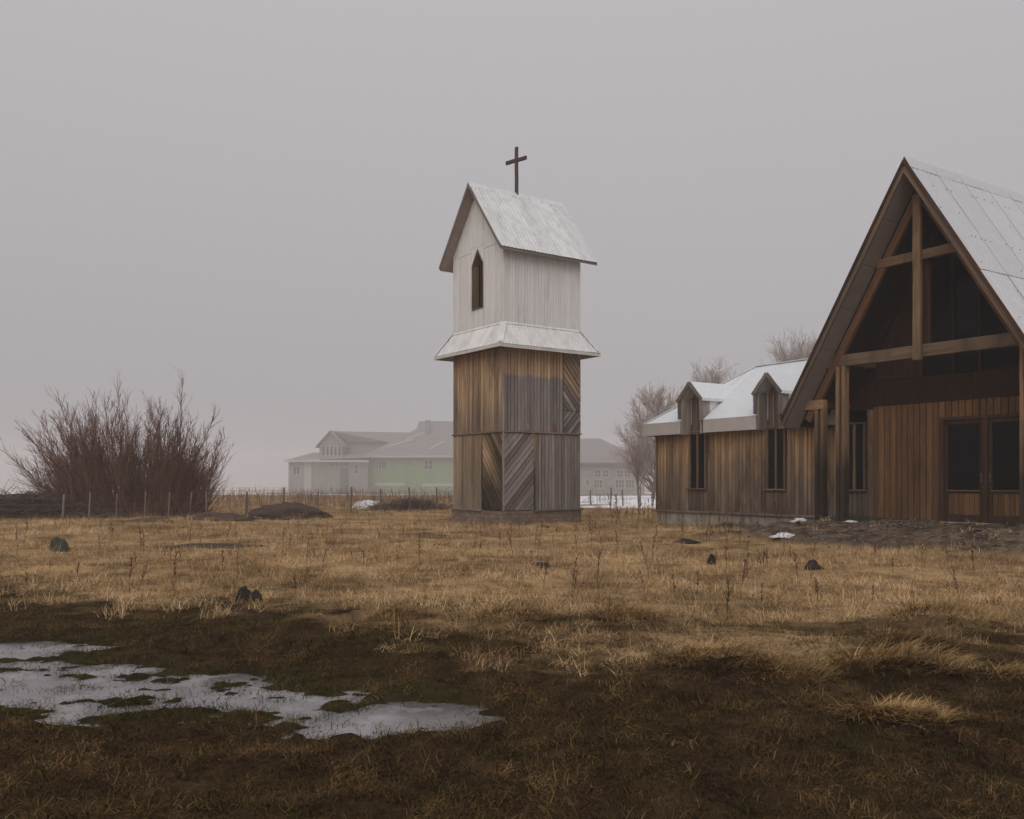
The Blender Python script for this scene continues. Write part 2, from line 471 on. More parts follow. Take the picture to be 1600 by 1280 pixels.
M['straw'] = blade_mat('straw', (.16, .096, .048), (.52, .35, .18), (.76, .56, .32))
M['turf'] = blade_mat('turf', (.030, .019, .011), (.090, .054, .026), (.25, .148, .066), 1.8)
M['turf_green'] = blade_mat('turf_green', (.027, .023, .009), (.080, .066, .022), (.18, .135, .048), 1.6)
M['tussock'] = blade_mat('tussock', (.15, .092, .042), (.42, .27, .12), (.66, .45, .22), 3.0)
M['loose'] = blade_mat('loose', (.08, .046, .022), (.16, .095, .044), (.27, .165, .078), 2.0)
M['weed'] = blade_mat('weed', (.09, .05, .032), (.17, .098, .062), (.25, .15, .095), 1.0)
M['weed_far'] = blade_mat('weed_far', (.12, .07, .05), (.22, .135, .10), (.33, .23, .16), .3)

# ------------------------------------------------------------------ terrain
TH_T, TH_C = 0.613, 0.5807
T_RZ, C_RZ = TH_T - math.pi / 2, TH_C - math.pi / 2
W1, W2 = 3.09, 3.18                                   # tower: along the gable face, along the ridge
def axes(th): return np.array([math.sin(th), -math.cos(th)]), np.array([math.cos(th), math.sin(th)])
tx_, ty_ = axes(TH_T); cx_, cy_ = axes(TH_C)
T_O = np.array([-0.271, 29.0]) - tx_ * (W1 / 2) + ty_ * (W2 / 2)     # tower centre
C_O = np.array([4.883, 30.5])                                       # left end of the church front

ICE_Z = -0.035
BLOBS = [(-.58, 5.66, .52, .42, 1.0), (-.95, 5.27, .40, .13, .9), (-.17, 5.52, .30, .15, .66), (-.75, 5.95, .35, .2, .8),
         (-3.13, 6.45, 1.35, .48, .78), (-2.04, 6.20, 1.05, .42, .72), (-4.14, 7.94, .85, .46, .84), (-1.62, 5.86, .60, .26, .62), (-3.15, 7.1, .75, .26, .66),
         (-3.08, 5.85, 1.3, .22, .70), (-1.59, 7.5, .36, .10, .56), (-2.3, 6.8, .9, .22, .58), (-1.2, 5.50, .5, .13, .5), (-4.3, 6.7, 1.0, .4, .8), (-2.4, 5.6, .8, .16, .52), (-3.9, 7.3, .6, .3, .62)]
def wet(x, y):
    f = np.zeros_like(x)
    for bx, by, rx, ry, s in BLOBS:
        d = ((x - bx) / rx) ** 2 + ((y - by) / ry) ** 2
        f = np.maximum(f, s * np.clip(1.35 - d, 0, 1))
    return f
HUMPS = [(4.35, 9.15, .75, .40, .16), (2.72, 6.5, .55, .30, .30), (1.62, 6.55, .55, .26, .28), (2.2, 5.25, .6, .35, .26), (0.65, 4.55, .45, .3, .10),
         (0.05, 9.3, .6, .3, .13), (1.2, 9.4, .6, .3, .10), (-0.62, 6.15, .26, .15, .09), (-1.1, 9.6, .6, .3, .10), (3.4, 7.9, .7, .35, .12)]
def church_local(x, y):
    dx, dy = x - C_O[0], y - C_O[1]
    return dx * cx_[0] + dy * cx_[1], dx * cy_[0] + dy * cy_[1]
def bank(x, y):
    xl, yl = church_local(x, y)
    e = (fbm(x * .7, y * .7, 3, 5) - .5)
    return sstep(-5.0, -2.3, yl + e * 1.6) * sstep(5.6, 8.2, xl + e * 2) * (1 - sstep(12, 20, yl))
def gh(x, y):
    x = np.asarray(x, float); y = np.asarray(y, float)
    z = (fbm(x * .22, y * .22, 3, 1) - .5) * .16 + (fbm(x * 1.1, y * 1.1, 3, 2) - .5) * .09
    near = 1 - sstep(14, 40, y)
    z = z + (fbm(x * 4.2, y * 4.2, 3, 3) - .5) * .055 * (near * .8 + .2)
    z = z * (1 - .6 * np.exp(-((x - T_O[0]) ** 2 + (y - T_O[1]) ** 2) / 20))
    for hx, hy, rx, ry, h in HUMPS:
        z = z + .42 * h * np.exp(-((x - hx) / rx) ** 2 - ((y - hy) / ry) ** 2)
    f = wet(x, y)
    flat = sstep(.0, .30, f)
    zw_ = ICE_Z + .034 - .066 * f + (fbm(x * 3.4, y * 6.0, 4, 61) - .5) * .15 * (1.25 - .86 * f) + (fbm(x * 12, y * 17, 3, 62) - .5) * .075 * (1.2 - .75 * f)
    z = z * (1 - flat) + zw_ * flat
    b = bank(x, y)
    z = z + b * (.43 + (fbm(x * 1.6, y * 1.6, 4, 8) - .5) * .16)
    z = z - 2.95 * sstep(55, 300, y)
    return z

def graded(c0, c1, step, lo, hi, g):
    a = list(np.arange(c0, c1 + 1e-6, step)); s = step
    while a[-1] < hi: s *= g; a.append(a[-1] + s)
    s = step
    while a[0] > lo: s *= g; a.insert(0, a[0] - s)
    return np.array(a)
gx = graded(-5.5, 5.5, .035, -640, 640, 1.045)
gy = graded(3.4, 9.0, .03, -30, 640, 1.03)
X, Y = np.meshgrid(gx, gy)
Z = gh(X, Y)
nx, ny = len(gx), len(gy)
idx = np.arange(nx * ny).reshape(ny, nx)
F = np.stack([idx[:-1, :-1], idx[:-1, 1:], idx[1:, 1:], idx[1:, :-1]], -1).reshape(-1, 4)
g_me = npmesh('ground', np.stack([X, Y, Z], -1).reshape(-1, 3), F, True)

def straw_mask(x, y):
    r = x / np.maximum(y, .5)
    yb = np.interp(r, [-.6, -.35, -.15, 0, .2, .6], [11.6, 11.0, 9.8, 8.9, 8.0, 7.6])
    n = (fbm(x * .45, y * .45, 4, 6) - .5)
    n2 = (fbm(x * 1.9, y * 1.9, 3, 66) - .5)
    s = sstep(-2.4, 2.6, y - yb + n * 5.0 + n2 * 3.5)
    patch = sstep(.56, .70, fbm(x * .9, y * .9, 3, 12)) * sstep(5.2, 6.6, y) * sstep(.05, .2, r)
    return np.clip(np.maximum(s, patch * .8), 0, 1)
def dirt_mask(x, y):
    b = bank(x, y)
    return sstep(.04, .35, b + (fbm(x * 1.5, y * 1.5, 3, 9) - .5) * .25)
def snow_haze_mask(x, y):
    r = x / np.maximum(y, .5)
    n = fbm(x * .12, y * .25, 4, 14)
    a = sstep(46.5, 49, y + (n - .5) * 6) * (1 - sstep(95, 120, y)) * sstep(.055, .075, r) * (1 - sstep(.5, .7, r)) * sstep(.20, .34, n)
    far = sstep(130, 190, y) * sstep(.40, .60, fbm(x * .03, y * .05, 4, 15))  # far snow, also haze put into the colour so distant ground fades
    return np.clip(a + far * .9, 0, 1)
for nm, fn in (('straw', straw_mask), ('dirt', dirt_mask), ('snow', snow_haze_mask), ('wet', lambda x, y: sstep(0.02, .4, wet(x, y)))):
    at = g_me.attributes.new(nm, 'FLOAT', 'POINT'); at.data.foreach_set('value', fn(X, Y).ravel().astype(np.float32))

m, nt, b = newmat('ground')
geo = nt.nodes.new('ShaderNodeNewGeometry'); P = geo.outputs['Position']
def attr(n):
    a = nt.nodes.new('ShaderNodeAttribute'); a.attribute_name = n; return a.outputs['Fac']
n_l = noise(nt, P, .55, 5, .6); n_m = noise(nt, P, 3.5, 5, .65); n_f = noise(nt, P, 26, 5, .7)
soil = mixc(nt, ramp(nt, n_m, .35, .65), (.030, .020, .012), (.070, .044, .023))
soil = mixc(nt, ramp(nt, noise(nt, P, 1.1, 4), .5, .68, 0, .6), soil, (.036, .033, .013))
strw = mixc(nt, ramp(nt, n_l, .35, .65), (.22, .142, .072), (.46, .305, .155))
strw = mixc(nt, ramp(nt, n_m, .52, .72, 0, .7), strw, (.14, .088, .045))
strw = mixc(nt, ramp(nt, noise(nt, P, .9, 5), .50, .66, 0, .75), strw, (.105, .075, .036))
dirt = mixc(nt, ramp(nt, n_m, .38, .66), (.05, .035, .025), (.20, .15, .11))
dirt = mixc(nt, ramp(nt, n_l, .5, .62, 0, .7), dirt, (.055, .038, .027))
col = mixc(nt, ramp(nt, math_(nt, 'ADD', attr('straw'), math_(nt, 'MULTIPLY', math_(nt, 'SUBTRACT', n_m, .5), .9)), .15, .85), soil, strw)
col = mixc(nt, attr('dirt'), col, dirt)
col = mixc(nt, math_(nt, 'MULTIPLY', attr('wet'), .6), col, (.032, .030, .014))
col = mixc(nt, 1.0, col, ramp(nt, n_f, .3, .7, .6, 1.35), 'MULTIPLY')
col = mixc(nt, ramp(nt, math_(nt, 'ADD', attr('snow'), math_(nt, 'MULTIPLY', math_(nt, 'SUBTRACT', n_m, .5), .9)), .45, .6), col, (.78, .79, .81))  # snow patches, and far off the painted fade into the fog
L(nt, col, b.inputs['Base Color']); b.inputs['Roughness'].default_value = .95; b.inputs['Specular IOR Level'].default_value = .0
bump(nt, b, n_f, .9, .02)
M['ground'] = m
ground = add('ground', g_me, m)
tag(ground, 'brown winter field of dead turf, straw and bare earth', 'ground', kind='structure')

# ice lying in the low places
ixs = np.arange(-5.6, .6, .05); iys = np.arange(4.7, 8.5, .05)
IX, IY = np.meshgrid(ixs, iys)
keep = wet(IX, IY) > .02
ii = np.arange(IX.size).reshape(IX.shape)
q = np.stack([ii[:-1, :-1], ii[:-1, 1:], ii[1:, 1:], ii[1:, :-1]], -1).reshape(-1, 4)
kq = (keep[:-1, :-1] & keep[:-1, 1:] & keep[1:, 1:] & keep[1:, :-1]).ravel()
IZ = ICE_Z + (fbm(IX * 1.5, IY * 1.5, 3, 21) - .5) * .012
m, nt, b = newmat('ice')
geo = nt.nodes.new('ShaderNodeNewGeometry'); P = geo.outputs['Position']
n1 = noise(nt, P, 1.8, 5, .6); n2 = noise(nt, P, 9, 6, .7); n3 = noise(nt, P, 40, 4, .7)
crust = ramp(nt, math_(nt, 'ADD', n1, math_(nt, 'MULTIPLY', math_(nt, 'SUBTRACT', n2, .5), .5)), .50, .62)
c = mixc(nt, crust, (.14, .13, .132), (.29, .272, .275))
c = mixc(nt, ramp(nt, n2, .52, .72, 0, .8), c, (.085, .07, .055))
L(nt, c, b.inputs['Base Color']); L(nt, ramp(nt, crust, 0, 1, .16, .6), b.inputs['Roughness'])
b.inputs['Specular IOR Level'].default_value = .4
bump(nt, b, n3, .25, .006)
M['ice'] = m
ice = add('frozen_puddle', npmesh('frozen_puddle', np.stack([IX, IY, IZ], -1).reshape(-1, 3), q[kq], True), m)
sol = ice.modifiers.new('thick', 'SOLIDIFY'); sol.thickness = .012; sol.offset = -1
tag(ice, 'pale grey ice lying in the low wet turf', 'ice', kind='structure')

# ------------------------------------------------------------------ bell tower
tw = empty('bell_tower', (T_O[0], T_O[1], 0), T_RZ)
tag(tw, 'tall wooden bell tower with white upper storey and steep metal roof', 'bell tower')
hx, hy = W1 / 2, W2 / 2
Z_PL, Z_BELT, Z_SK, Z_ST, Z_EV, Z_RD = .487, 3.025, 5.70, 6.51, 8.87, 11.29
# foundation of bricks
fnd = MB().box(-hx - .02, hx + .02, -hy - .02, hy + .02, -.25, Z_PL - .02).build('foundation', M['mortar'], tw)
for face in (0, 1):
    o, ex, wd = ((-hx - .02, -hy - .02, 0), (1, 0, 0), W1 + .04) if face == 0 else ((hx + .02, -hy - .02, 0), (0, 1, 0), W2 + .04)
    bl, bh = .30, .115
    for r in range(4):
        s = -(r % 2) * bl / 2
        while s < wd - .02:
            a, bb = max(0.006, s + .007), min(wd - .006, s + bl - .007)
            if bb - a > .05:
                p = Vector(o) + Vector(ex) * ((a + bb) / 2)
                z0 = r * bh + .006
                plank(fnd, M['brick_dark'], frame((p.x, p.y, z0), ex, (0, 0, 1)), bb - a, round(.014 + random.uniform(-.004, .008), 3), bh - .013, 'brick')
            s += bl
core = MB().box(-hx + .03, hx - .03, -hy + .03, hy - .03, Z_PL, Z_SK + .1).build('lower_wall', M['board_dark'], tw)
oL, eL = (-hx, -hy + .028, 0), (1, 0, 0)            # gable side, seen left
oR, eR = (hx - .028, -hy, 0), (0, 1, 0)             # seen right
# gable side: lower storey boards then a diagonal boarded panel at the corner, upper storey all boards
face_planks(core, M['tower_left_low'], oL, eL, 0, 1.83, Z_PL, Z_BELT - .03, .135)
diag_planks(core, M['tower_diag_dark'], oL, eL, 1.86, W1 - .03, Z_PL, Z_BELT - .03, R(-52), .16, gap=.032)
face_planks(core, M['tower_left'], oL, eL, 0, W1 - .03, Z_BELT + .03, Z_SK + .02, .135)
# other seen side
diag_planks(core, M['tower_diag_grey'], oR, eR, .03, 1.20, Z_PL, Z_BELT - .03, R(47), .15)
face_planks(core, M['tower_right_low'], oR, eR, 1.26, W2, Z_PL, Z_BELT - .03, .135)
face_planks(core, M['tower_right'], oR, eR, .03, 2.42, Z_BELT + .03, Z_SK + .02, .135)
diag_planks(core, M['tower_diag_right'], oR, eR, 2.45, W2, Z_BELT + .78, Z_SK + .02, R(-50), .15)
diag_planks(core, M['tower_diag_right'], oR, eR, 2.45, W2, Z_BELT + .03, Z_BELT + .76, R(48), .15)
# sides away from the view
face_planks(core, M['tower_left'], (hx, hy - .028, 0), (-1, 0, 0), 0, W1, Z_PL, Z_SK, .2)
face_planks(core, M['tower_right_low'], (-hx + .028, hy, 0), (0, -1, 0), 0, W2, Z_PL, Z_SK, .2)
# battens, corner post, door post, sill
beam('belt_rail', (-hx - .02, -hy - .015, Z_BELT), (hx + .02, -hy - .015, Z_BELT), .05, .06, M['batten'], tw, (0, 0, 1), .006)
beam('belt_rail', (hx + .015, -hy - .02, Z_BELT + .005), (hx + .015, hy + .02, Z_BELT), .05, .06, M['batten'], tw, (0, 0, 1), .006)
beam('corner_post', (hx + .006, -hy - .006, Z_PL), (hx + .006, -hy - .006, Z_SK), .055, .055, M['tower_diag_grey'], tw, (1, 0, 0), .006)
beam('door_post', (hx + .004, -hy + 1.23, Z_PL), (hx + .004, -hy + 1.23, Z_BELT - .03), .05, .05, M['tower_diag_dark'], tw, (0, 1, 0), .006)
beam('door_post', (-hx + 1.845, -hy - .003, Z_PL), (-hx + 1.845, -hy - .003, Z_BELT - .03), .035, .04, M['tower_diag_dark'], tw, (1, 0, 0), .006)
beam('sill', (-hx - .06, -hy - .04, Z_PL - .015), (-hx + 1.9, -hy - .04, Z_PL - .02), .05, .11, M['batten'], tw, (0, 0, 1), .006)
beam('sill', (hx + .04, -hy + 1.15, Z_PL - .025), (hx + .04, hy + .06, Z_PL - .01), .05, .11, M['batten'], tw, (0, 0, 1), .006)
for s, h, l, mt in ((.90, Z_BELT + .06, .32, 'tower_left'), (1.98, Z_BELT + .03, .42, 'rust_red')):
    mb = MB(); mb.prism([(0, 0, 0), (.11, 0, 0), (.10, 0, l * .45), (.015, 0, l)], (0, 0, 0), (0, -.014, 0))
    p = mb.build('patch_board', M[mt], tw, frame((hx + .012, -hy + s, h), (0, 1, 0), (0, 0, 1))); fix_normals(p.data)
# skirt roof
ov = .4665
zt = Z_ST
sk = MB()
lowr = [(-hx - ov, -hy - ov), (hx + ov, -hy - ov), (hx + ov, hy + ov), (-hx - ov, hy + ov)]
topr = [(-hx, -hy), (hx, -hy), (hx, hy), (-hx, hy)]
V = [(a, b_, Z_SK + .05) for a, b_ in lowr] + [(a, b_, zt - .02) for a, b_ in topr]
sk.raw(V, [(0, 1, 5, 4), (1, 2, 6, 5), (2, 3, 7, 6), (3, 0, 4, 7), (3, 2, 1, 0)])
skirt = sk.build('skirt_roof', M['soffit_brown'], tw)
rise = zt - Z_SK - .07
sl = math.hypot(rise, ov)
for k in range(4):
    a = Vector((*lowr[k], Z_SK + .085)); bq = Vector((*lowr[(k + 1) % 4], Z_SK + .085)); e = (bq - a); wlen = e.length; e.normalize()
    inw = Vector((-e.y, e.x, 0)); up = (inw * ov + Vector((0, 0, rise))).normalized()
    nsh = 4
    for i in range(nsh):
        a0, a1 = wlen * i / nsh, wlen * (i + 1) / nsh
        hi = lambda t, w=wlen: max(0, min(sl, min(t, w - t) / ov * sl))
        corr_sheet('roof_sheet', skirt, M['skirt_roof'], a, e, up, a0, a1 + (.03 if i < nsh - 1 else 0), lambda t: -.03, hi, .12, .014, .002 * (i % 2))
for k in range(4):
    p0 = Vector((*lowr[k], Z_SK + .10)); p1 = Vector((*topr[k], zt + .03))
    dd = (p1 - p0); sgn = Vector((p0.x, p0.y, 0)).normalized(); sd = Vector((-sgn.y, sgn.x, 0))
    mb = MB(); w = .10
    V = [p0 - sd * w - sgn * .06, p0 + Vector((0, 0, .02)), p0 + sd * w - sgn * .06, p1 - sd * w - sgn * .03, p1 + Vector((0, 0, .03)), p1 + sd * w - sgn * .03]
    mb.raw(V, [(0, 1, 4, 3), (1, 2, 5, 4)]); o_ = mb.build('hip_cap', M['skirt_roof'], skirt)
for k in range(4):
    a = Vector((*lowr[k], Z_SK)); bq = Vector((*lowr[(k + 1) % 4], Z_SK)); e = (bq - a).normalized()
    beam('fascia_board', a - e * (.0 if k % 2 else .02), bq + e * (.0 if k % 2 else .02), .10, .025, M['white_trim'], tw, (0, 0, 1), .004)
# flashing along the top of the skirt
for k in range(4):
    a = Vector((*topr[k], zt + .0)); bq = Vector((*topr[(k + 1) % 4], zt + .0)); e = (bq - a).normalized(); out = Vector((e.y, -e.x, 0))
    MB().raw([a + out * .012 + Vector((0, 0, .04)), bq + out * .012 + Vector((0, 0, .04)), bq + out * .05 - Vector((0, 0, .03)), a + out * .05 - Vector((0, 0, .03))], [(3, 2, 1, 0)]).build('flashing', M['skirt_roof'], tw)

# white upper storey with the lancet opening, its core built as a shell so the opening is really open
hs = W1 / 2 + .334; pit = (Z_RD - Z_EV) / hs
roof_z = lambda x: Z_RD - abs(x) * pit
zw = roof_z(hx) - .04
wx0, wx1, wz0, wz1, wzp = -.33, .37, 7.16, 8.66, 9.18
wc = (wx0 + wx1) / 2
sh = MB(); t_ = .10
def gable_poly(y):
    return [(-hx, y, Z_ST - .3), (hx, y, Z_ST - .3), (hx, y, zw), (0, y, roof_z(0) - .08), (-hx, y, zw)]
yf = -hy + .03
# front shell: pieces around the opening
for poly in ([(-hx + .03, yf, Z_ST - .3), (wx0, yf, Z_ST - .3), (wx0, yf, roof_z(wx0) - .1), (-hx + .03, yf, zw)],
             [(wx1, yf, Z_ST - .3), (hx - .03, yf, Z_ST - .3), (hx - .03, yf, zw), (wx1, yf, roof_z(wx1) - .1)],
             [(wx0, yf, Z_ST - .3), (wx1, yf, Z_ST - .3), (wx1, yf, wz0), (wx0, yf, wz0)],
             [(wx0, yf, wz1), (wc, yf, wzp), (wc, yf, Z_RD - .1), (wx0, yf, roof_z(wx0) - .1)],
             [(wc, yf, wzp), (wx1, yf, wz1), (wx1, yf, roof_z(wx1) - .1), (wc, yf, Z_RD - .1)]):
    sh.prism(poly, (0, 0, 0), (0, t_, 0))
sh.box(hx - .03 - t_, hx - .03, -hy + .14, hy - .03, Z_ST - .3, zw); sh.box(-hx + .03, -hx + .03 + t_, -hy + .14, hy - .03, Z_ST - .3, zw)
sh.prism([(-hx + .03, hy - .14, Z_ST - .3), (hx - .03, hy - .14, Z_ST - .3), (hx - .03, hy - .14, zw), (0, hy - .14, Z_RD - .1), (-hx + .03, hy - .14, zw)], (0, 0, 0), (0, .1, 0))
sh.box(-hx + .1, hx - .1, -hy + .1, hy - .1, Z_ST - .28, Z_ST - .1)
upper = sh.build('upper_wall', M['interior'], tw); fix_normals(upper.data)
def boards_clipped(parent, mat, o, ex, s0, s1, w, polys, t=.022):
    """vertical boards whose outline is the union of convex polys (s,z)"""
    n = round((s1 - s0) / w); pw = (s1 - s0) / n; ex = Vector(ex)
    for i in range(n):
        a, c_ = s0 + i * pw + .003, s0 + (i + 1) * pw - .003
        for poly in polys:
            p2 = clip_half(clip_half(poly, (1, 0), c_), (-1, 0), -a)
            if len(p2) < 3: continue
            zs = [p[1] for p in p2]
            if max(zs) - min(zs) < .03 or max(p[0] for p in p2) - min(p[0] for p in p2) < .012: continue
            mid = sum(p[0] for p in p2) / len(p2); zb = min(zs)
            mb = MB(); tt = t + random.uniform(-.003, .003)
            mb.prism([(p[0] - mid, 0, p[1] - zb) for p in p2], (0, 0, 0), (0, -tt, 0))
            P_ = Vector(o) + ex * mid
            ob = mb.build('plank', mat, parent, frame((P_.x, P_.y, zb), ex, (0, 0, 1))); fix_normals(ob.data)
S = lambda x: x + hx
zj = 9.10
front = [[(0, Z_ST), (S(wx0), Z_ST), (S(wx0), zj), (0, zj)], [(S(wx1), Z_ST), (W1, Z_ST), (W1, zj), (S(wx1), zj)],
         [(S(wx0), Z_ST), (S(wx1), Z_ST), (S(wx1), wz0), (S(wx0), wz0)],
         [(S(wx0), wz1), (S(wc), wzp), (S(wc), zj + .14), (S(wx0), zj + .14)], [(S(wc), wzp), (S(wx1), wz1), (S(wx1), zj + .14), (S(wc), zj + .14)],
         [(0, zj + .012), (S(wx0), zj + .012), (S(wx0), roof_z(wx0) - .05), (0, zw + .02)], [(S(wx1), zj + .012), (W1, zj + .012), (W1, zw + .02), (S(wx1), roof_z(wx1) - .05)],
         [(S(wx0), zj + .15), (S(wx1), zj + .15), (S(wx1), roof_z(wx1) - .05), (S(0), Z_RD - .06), (S(wx0), roof_z(wx0) - .05)]]
boards_clipped(upper, M['white_board'], (-hx, -hy + .028, 0), (1, 0, 0), 0, W1, .118, front)
face_planks(upper, M['white_board'], oR, eR, .0, W2, Z_ST + .0, zw, .118, gap=.005)
face_planks(upper, M['white_board'], (-hx + .028, hy, 0), (0, -1, 0), 0, W2, Z_ST, zw, .2)
boards_clipped(upper, M['white_board'], (hx, hy - .028, 0), (-1, 0, 0), 0, W1, .2, [[(0, Z_ST), (W1, Z_ST), (W1, zw), (W1 / 2, Z_RD - .06), (0, zw)]])
beam('corner_trim', (hx + .004, -hy - .004, Z_ST), (hx + .004, -hy - .004, zw + .02), .05, .05, M['white_board'], tw, (1, 0, 0), .005)
# jambs of the opening
win = MB(); jt = .035; y0, y1 = -hy - .012, -hy + .26
win.box(wx0, wx0 + jt, y0, y1, wz0, wz1); win.box(wx1 - jt, wx1, y0, y1, wz0, wz1); win.box(wx0 + jt, wx1 - jt, y0 - .01, y1, wz0, wz0 + jt)
for sgn, xa in ((-1, wx0), (1, wx1)):
    win.prism([(xa, y0, wz1), (wc, y0, wzp), (wc, y0, wzp - .07), (xa - sgn * jt, y0, wz1 - .0)], (0, 0, 0), (0, y1 - y0, 0))
wo = win.build('window_frame', M['jamb'], tw); fix_normals(wo.data)
MB().box(wc - .02, wc + .02, -hy + .12, -hy + .16, wz0 + jt, wzp - .06).build('mullion', M['frame_dark'], wo)
# belfry roof
g0, g1 = .348, .45
ya, yb = -hy - g0, hy + g1
rf = MB(); th_ = .07
prof = [(-hs, ya, Z_EV), (0, ya, Z_RD), (hs, ya, Z_EV), (hs, ya, Z_EV - th_ * 1.4), (0, ya, Z_RD - th_ * 1.6), (-hs, ya, Z_EV - th_ * 1.4)]
n_ = len(prof)
Vv = [Vector(p) + Vector((0, .02, -.02)) for p in prof] + [Vector((p[0], yb, p[2] - .02)) for p in prof]
rf.raw(Vv, [(0, 1, 4, 5), (1, 2, 3, 4), (n_, n_ + 5, n_ + 4, n_ + 1), (n_ + 1, n_ + 4, n_ + 3, n_ + 2), (0, n_, n_ + 1, 1), (1, n_ + 1, n_ + 2, 2), (5, 4, n_ + 4, n_ + 5), (4, 3, n_ + 3, n_ + 4), (2, n_ + 2, n_ + 3, 3), (0, 5, n_ + 5, n_)])
roof = rf.build('roof', M['soffit_brown'], tw); fix_normals(roof.data)
sl = math.hypot(hs, Z_RD - Z_EV)
for sgn in (-1, 1):
    nsh = 5
    for i in range(nsh):
        L_ = (yb - ya + .04)
        if sgn > 0: o_, ea = (hs, ya - .02, Z_EV + .005), (0, 1, 0)
        else: o_, ea = (-hs, yb + .02, Z_EV + .005), (0, -1, 0)
        up = (-sgn * hs, 0, Z_RD - Z_EV)
        corr_sheet('roof_sheet', roof, M['tower_roof'], o_, ea, up, L_ * i / nsh, L_ * (i + 1) / nsh + (.05 if i < nsh - 1 else 0), lambda t: -.05, lambda t: sl, .15, .010, .003 * (i % 2) + .012)
    beam('rake_board', (sgn * (hs + .01), ya - .0, Z_EV - .06), (0, ya - .0, Z_RD - .055), .10, .025, M['rake_grey'], roof, (0, 0, 1), .004)
    beam('eave_board', (sgn * (hs - .005), ya + .02, Z_EV - .07), (sgn * (hs - .005), yb, Z_EV - .07), .09, .025, M['rake_grey'], roof, (0, 0, 1), .004)
cap = MB(); cw = .13
cap.raw([(-cw, ya - .02, Z_RD + .03 - cw * pit), (0, ya - .02, Z_RD + .055), (cw, ya - .02, Z_RD + .03 - cw * pit), (-cw, yb - .05, Z_RD + .03 - cw * pit), (0, yb - .05, Z_RD + .055), (cw, yb - .05, Z_RD + .03 - cw * pit)], [(0, 1, 4, 3), (1, 2, 5, 4)])
cap.build('ridge_cap', M['tower_roof'], roof)
# cross, turned a little from the gable
cr = MB(); ca = R(16); cxv = Vector((math.cos(ca), math.sin(ca), 0)); cp = Vector((0, .02, Z_RD))
post_c = beam('cross', (0, .02, Z_RD - .05), (0, .02, Z_RD + 1.62), .12, .07, M['cross_wood'], tw, tuple(cxv), .006)
arm = beam('cross_arm', cp - cxv * .44 + Vector((0, -.015, 1.16)), cp + cxv * .44 + Vector((0, -.015, 1.16)), .12, .075, M['cross_wood'], None, (0, 0, 1), .006)
mw = arm.matrix_basis.copy(); arm.parent = post_c; arm.matrix_basis = post_c.matrix_basis.inverted() @ mw

# ------------------------------------------------------------------ church
ch = empty('church', (C_O[0], C_O[1], 0), C_RZ)
tag(ch, 'weathered wooden church with steep gabled porch, low wing and pale metal roofs', 'church')
ZB, ZFB, ZFT = .479, 2.943, 3.35
AX, HALF, AZ, EZ = 10.416, 3.494, 8.78, 3.08
PIT = (AZ - EZ) / HALF
nz = lambda x: AZ - abs(x - AX) * PIT
YG, YT, YBK = -1.964, -1.343, 11.0
WD = 4.6                                            # depth of the wing
fd = MB().box(.0, 8.3, -.03, WD, -.2, ZB - .03).box(8.3, 14.4, -.03, WD, -.1, ZB - .03).build('foundation', M['concrete'], ch)
wins = [(1.51, 2.25), (4.70, 5.38), (7.33, 8.0)]
# backing wall with openings left free
bk = MB(); e0 = 0.02
edges = [e0] + [v for w in wins for v in w] + [10.13]
for i in range(0, len(edges) - 1, 2):
    bk.box(edges[i], edges[i + 1], .03, .13, ZB, 3.35)
for a, c_ in wins:
    bk.box(a, c_, .03, .13, ZB, 1.20)
bk.box(e0, e0 + .1, .13, WD, ZB, 3.2); bk.box(e0 + .1, 6.9, WD - .1, WD, ZB, 3.2)
cw_ = bk.build('wing_wall', M['board_dark'], ch)
oC = (0, .028, 0)
def wing_mat(s): return M['wing']
prev = 0.0
for a, c_ in wins:
    face_planks(cw_, M['wing'], oC, (1, 0, 0), prev, a - .05, ZB, ZFB + .35, .145, .026, .016, .006)
    face_planks(cw_, M['wing_dark'], oC, (1, 0, 0), a - .05, c_ + .05, ZB, 1.17, .16, .026, .016, .006)
    prev = c_ + .05
face_planks(cw_, M['wing'], oC, (1, 0, 0), prev, 8.245, ZB, ZFB + .35, .145, .026, .016, .006)
face_planks(cw_, M['wing'], (.048, WD, 0), (0, -1, 0), 0, WD, ZB, ZFB + .35, .2)
nw = MB().box(8.26, 10.1, -.005, .028, ZB, 3.30).build('nave_wall', M['board_dark'], ch)
face_planks(nw, M['nave'], (0, -.008, 0), (1, 0, 0), 8.245, 10.06, ZB, 3.36, .165, .022, .018, .003)
face_planks(nw, M['nave'], (0, -.008, 0), (1, 0, 0), 10.06, 12.42, 2.98, 3.36, .165, .022, .018, .003)
face_planks(nw, M['nave'], (0, -.008, 0), (1, 0, 0), 12.42, 14.35, ZB, 3.36, .165, .022, .018, .003)
MB().box(12.42, 14.3, .0, .1, ZB, 3.3).box(10.06, 12.42, .0, .1, 3.0, 3.3).build('wall_backing', M['board_dark'], nw)
beam('base_board', (-.08, -.055, ZB - .03), (8.3, -.055, ZB - .03), .07, .10, M['batten'], ch, (0, 0, 1), .008)
beam('base_board', (8.3, -.065, ZB - .045), (10.1, -.065, ZB - .045), .05, .10, M['batten'], ch, (0, 0, 1), .008)
beam('corner_board', (-.012, -.012, ZB), (-.012, -.012, ZFB + .3), .06, .06, M['frame_wood'], ch, (1, 0, 0), .006)
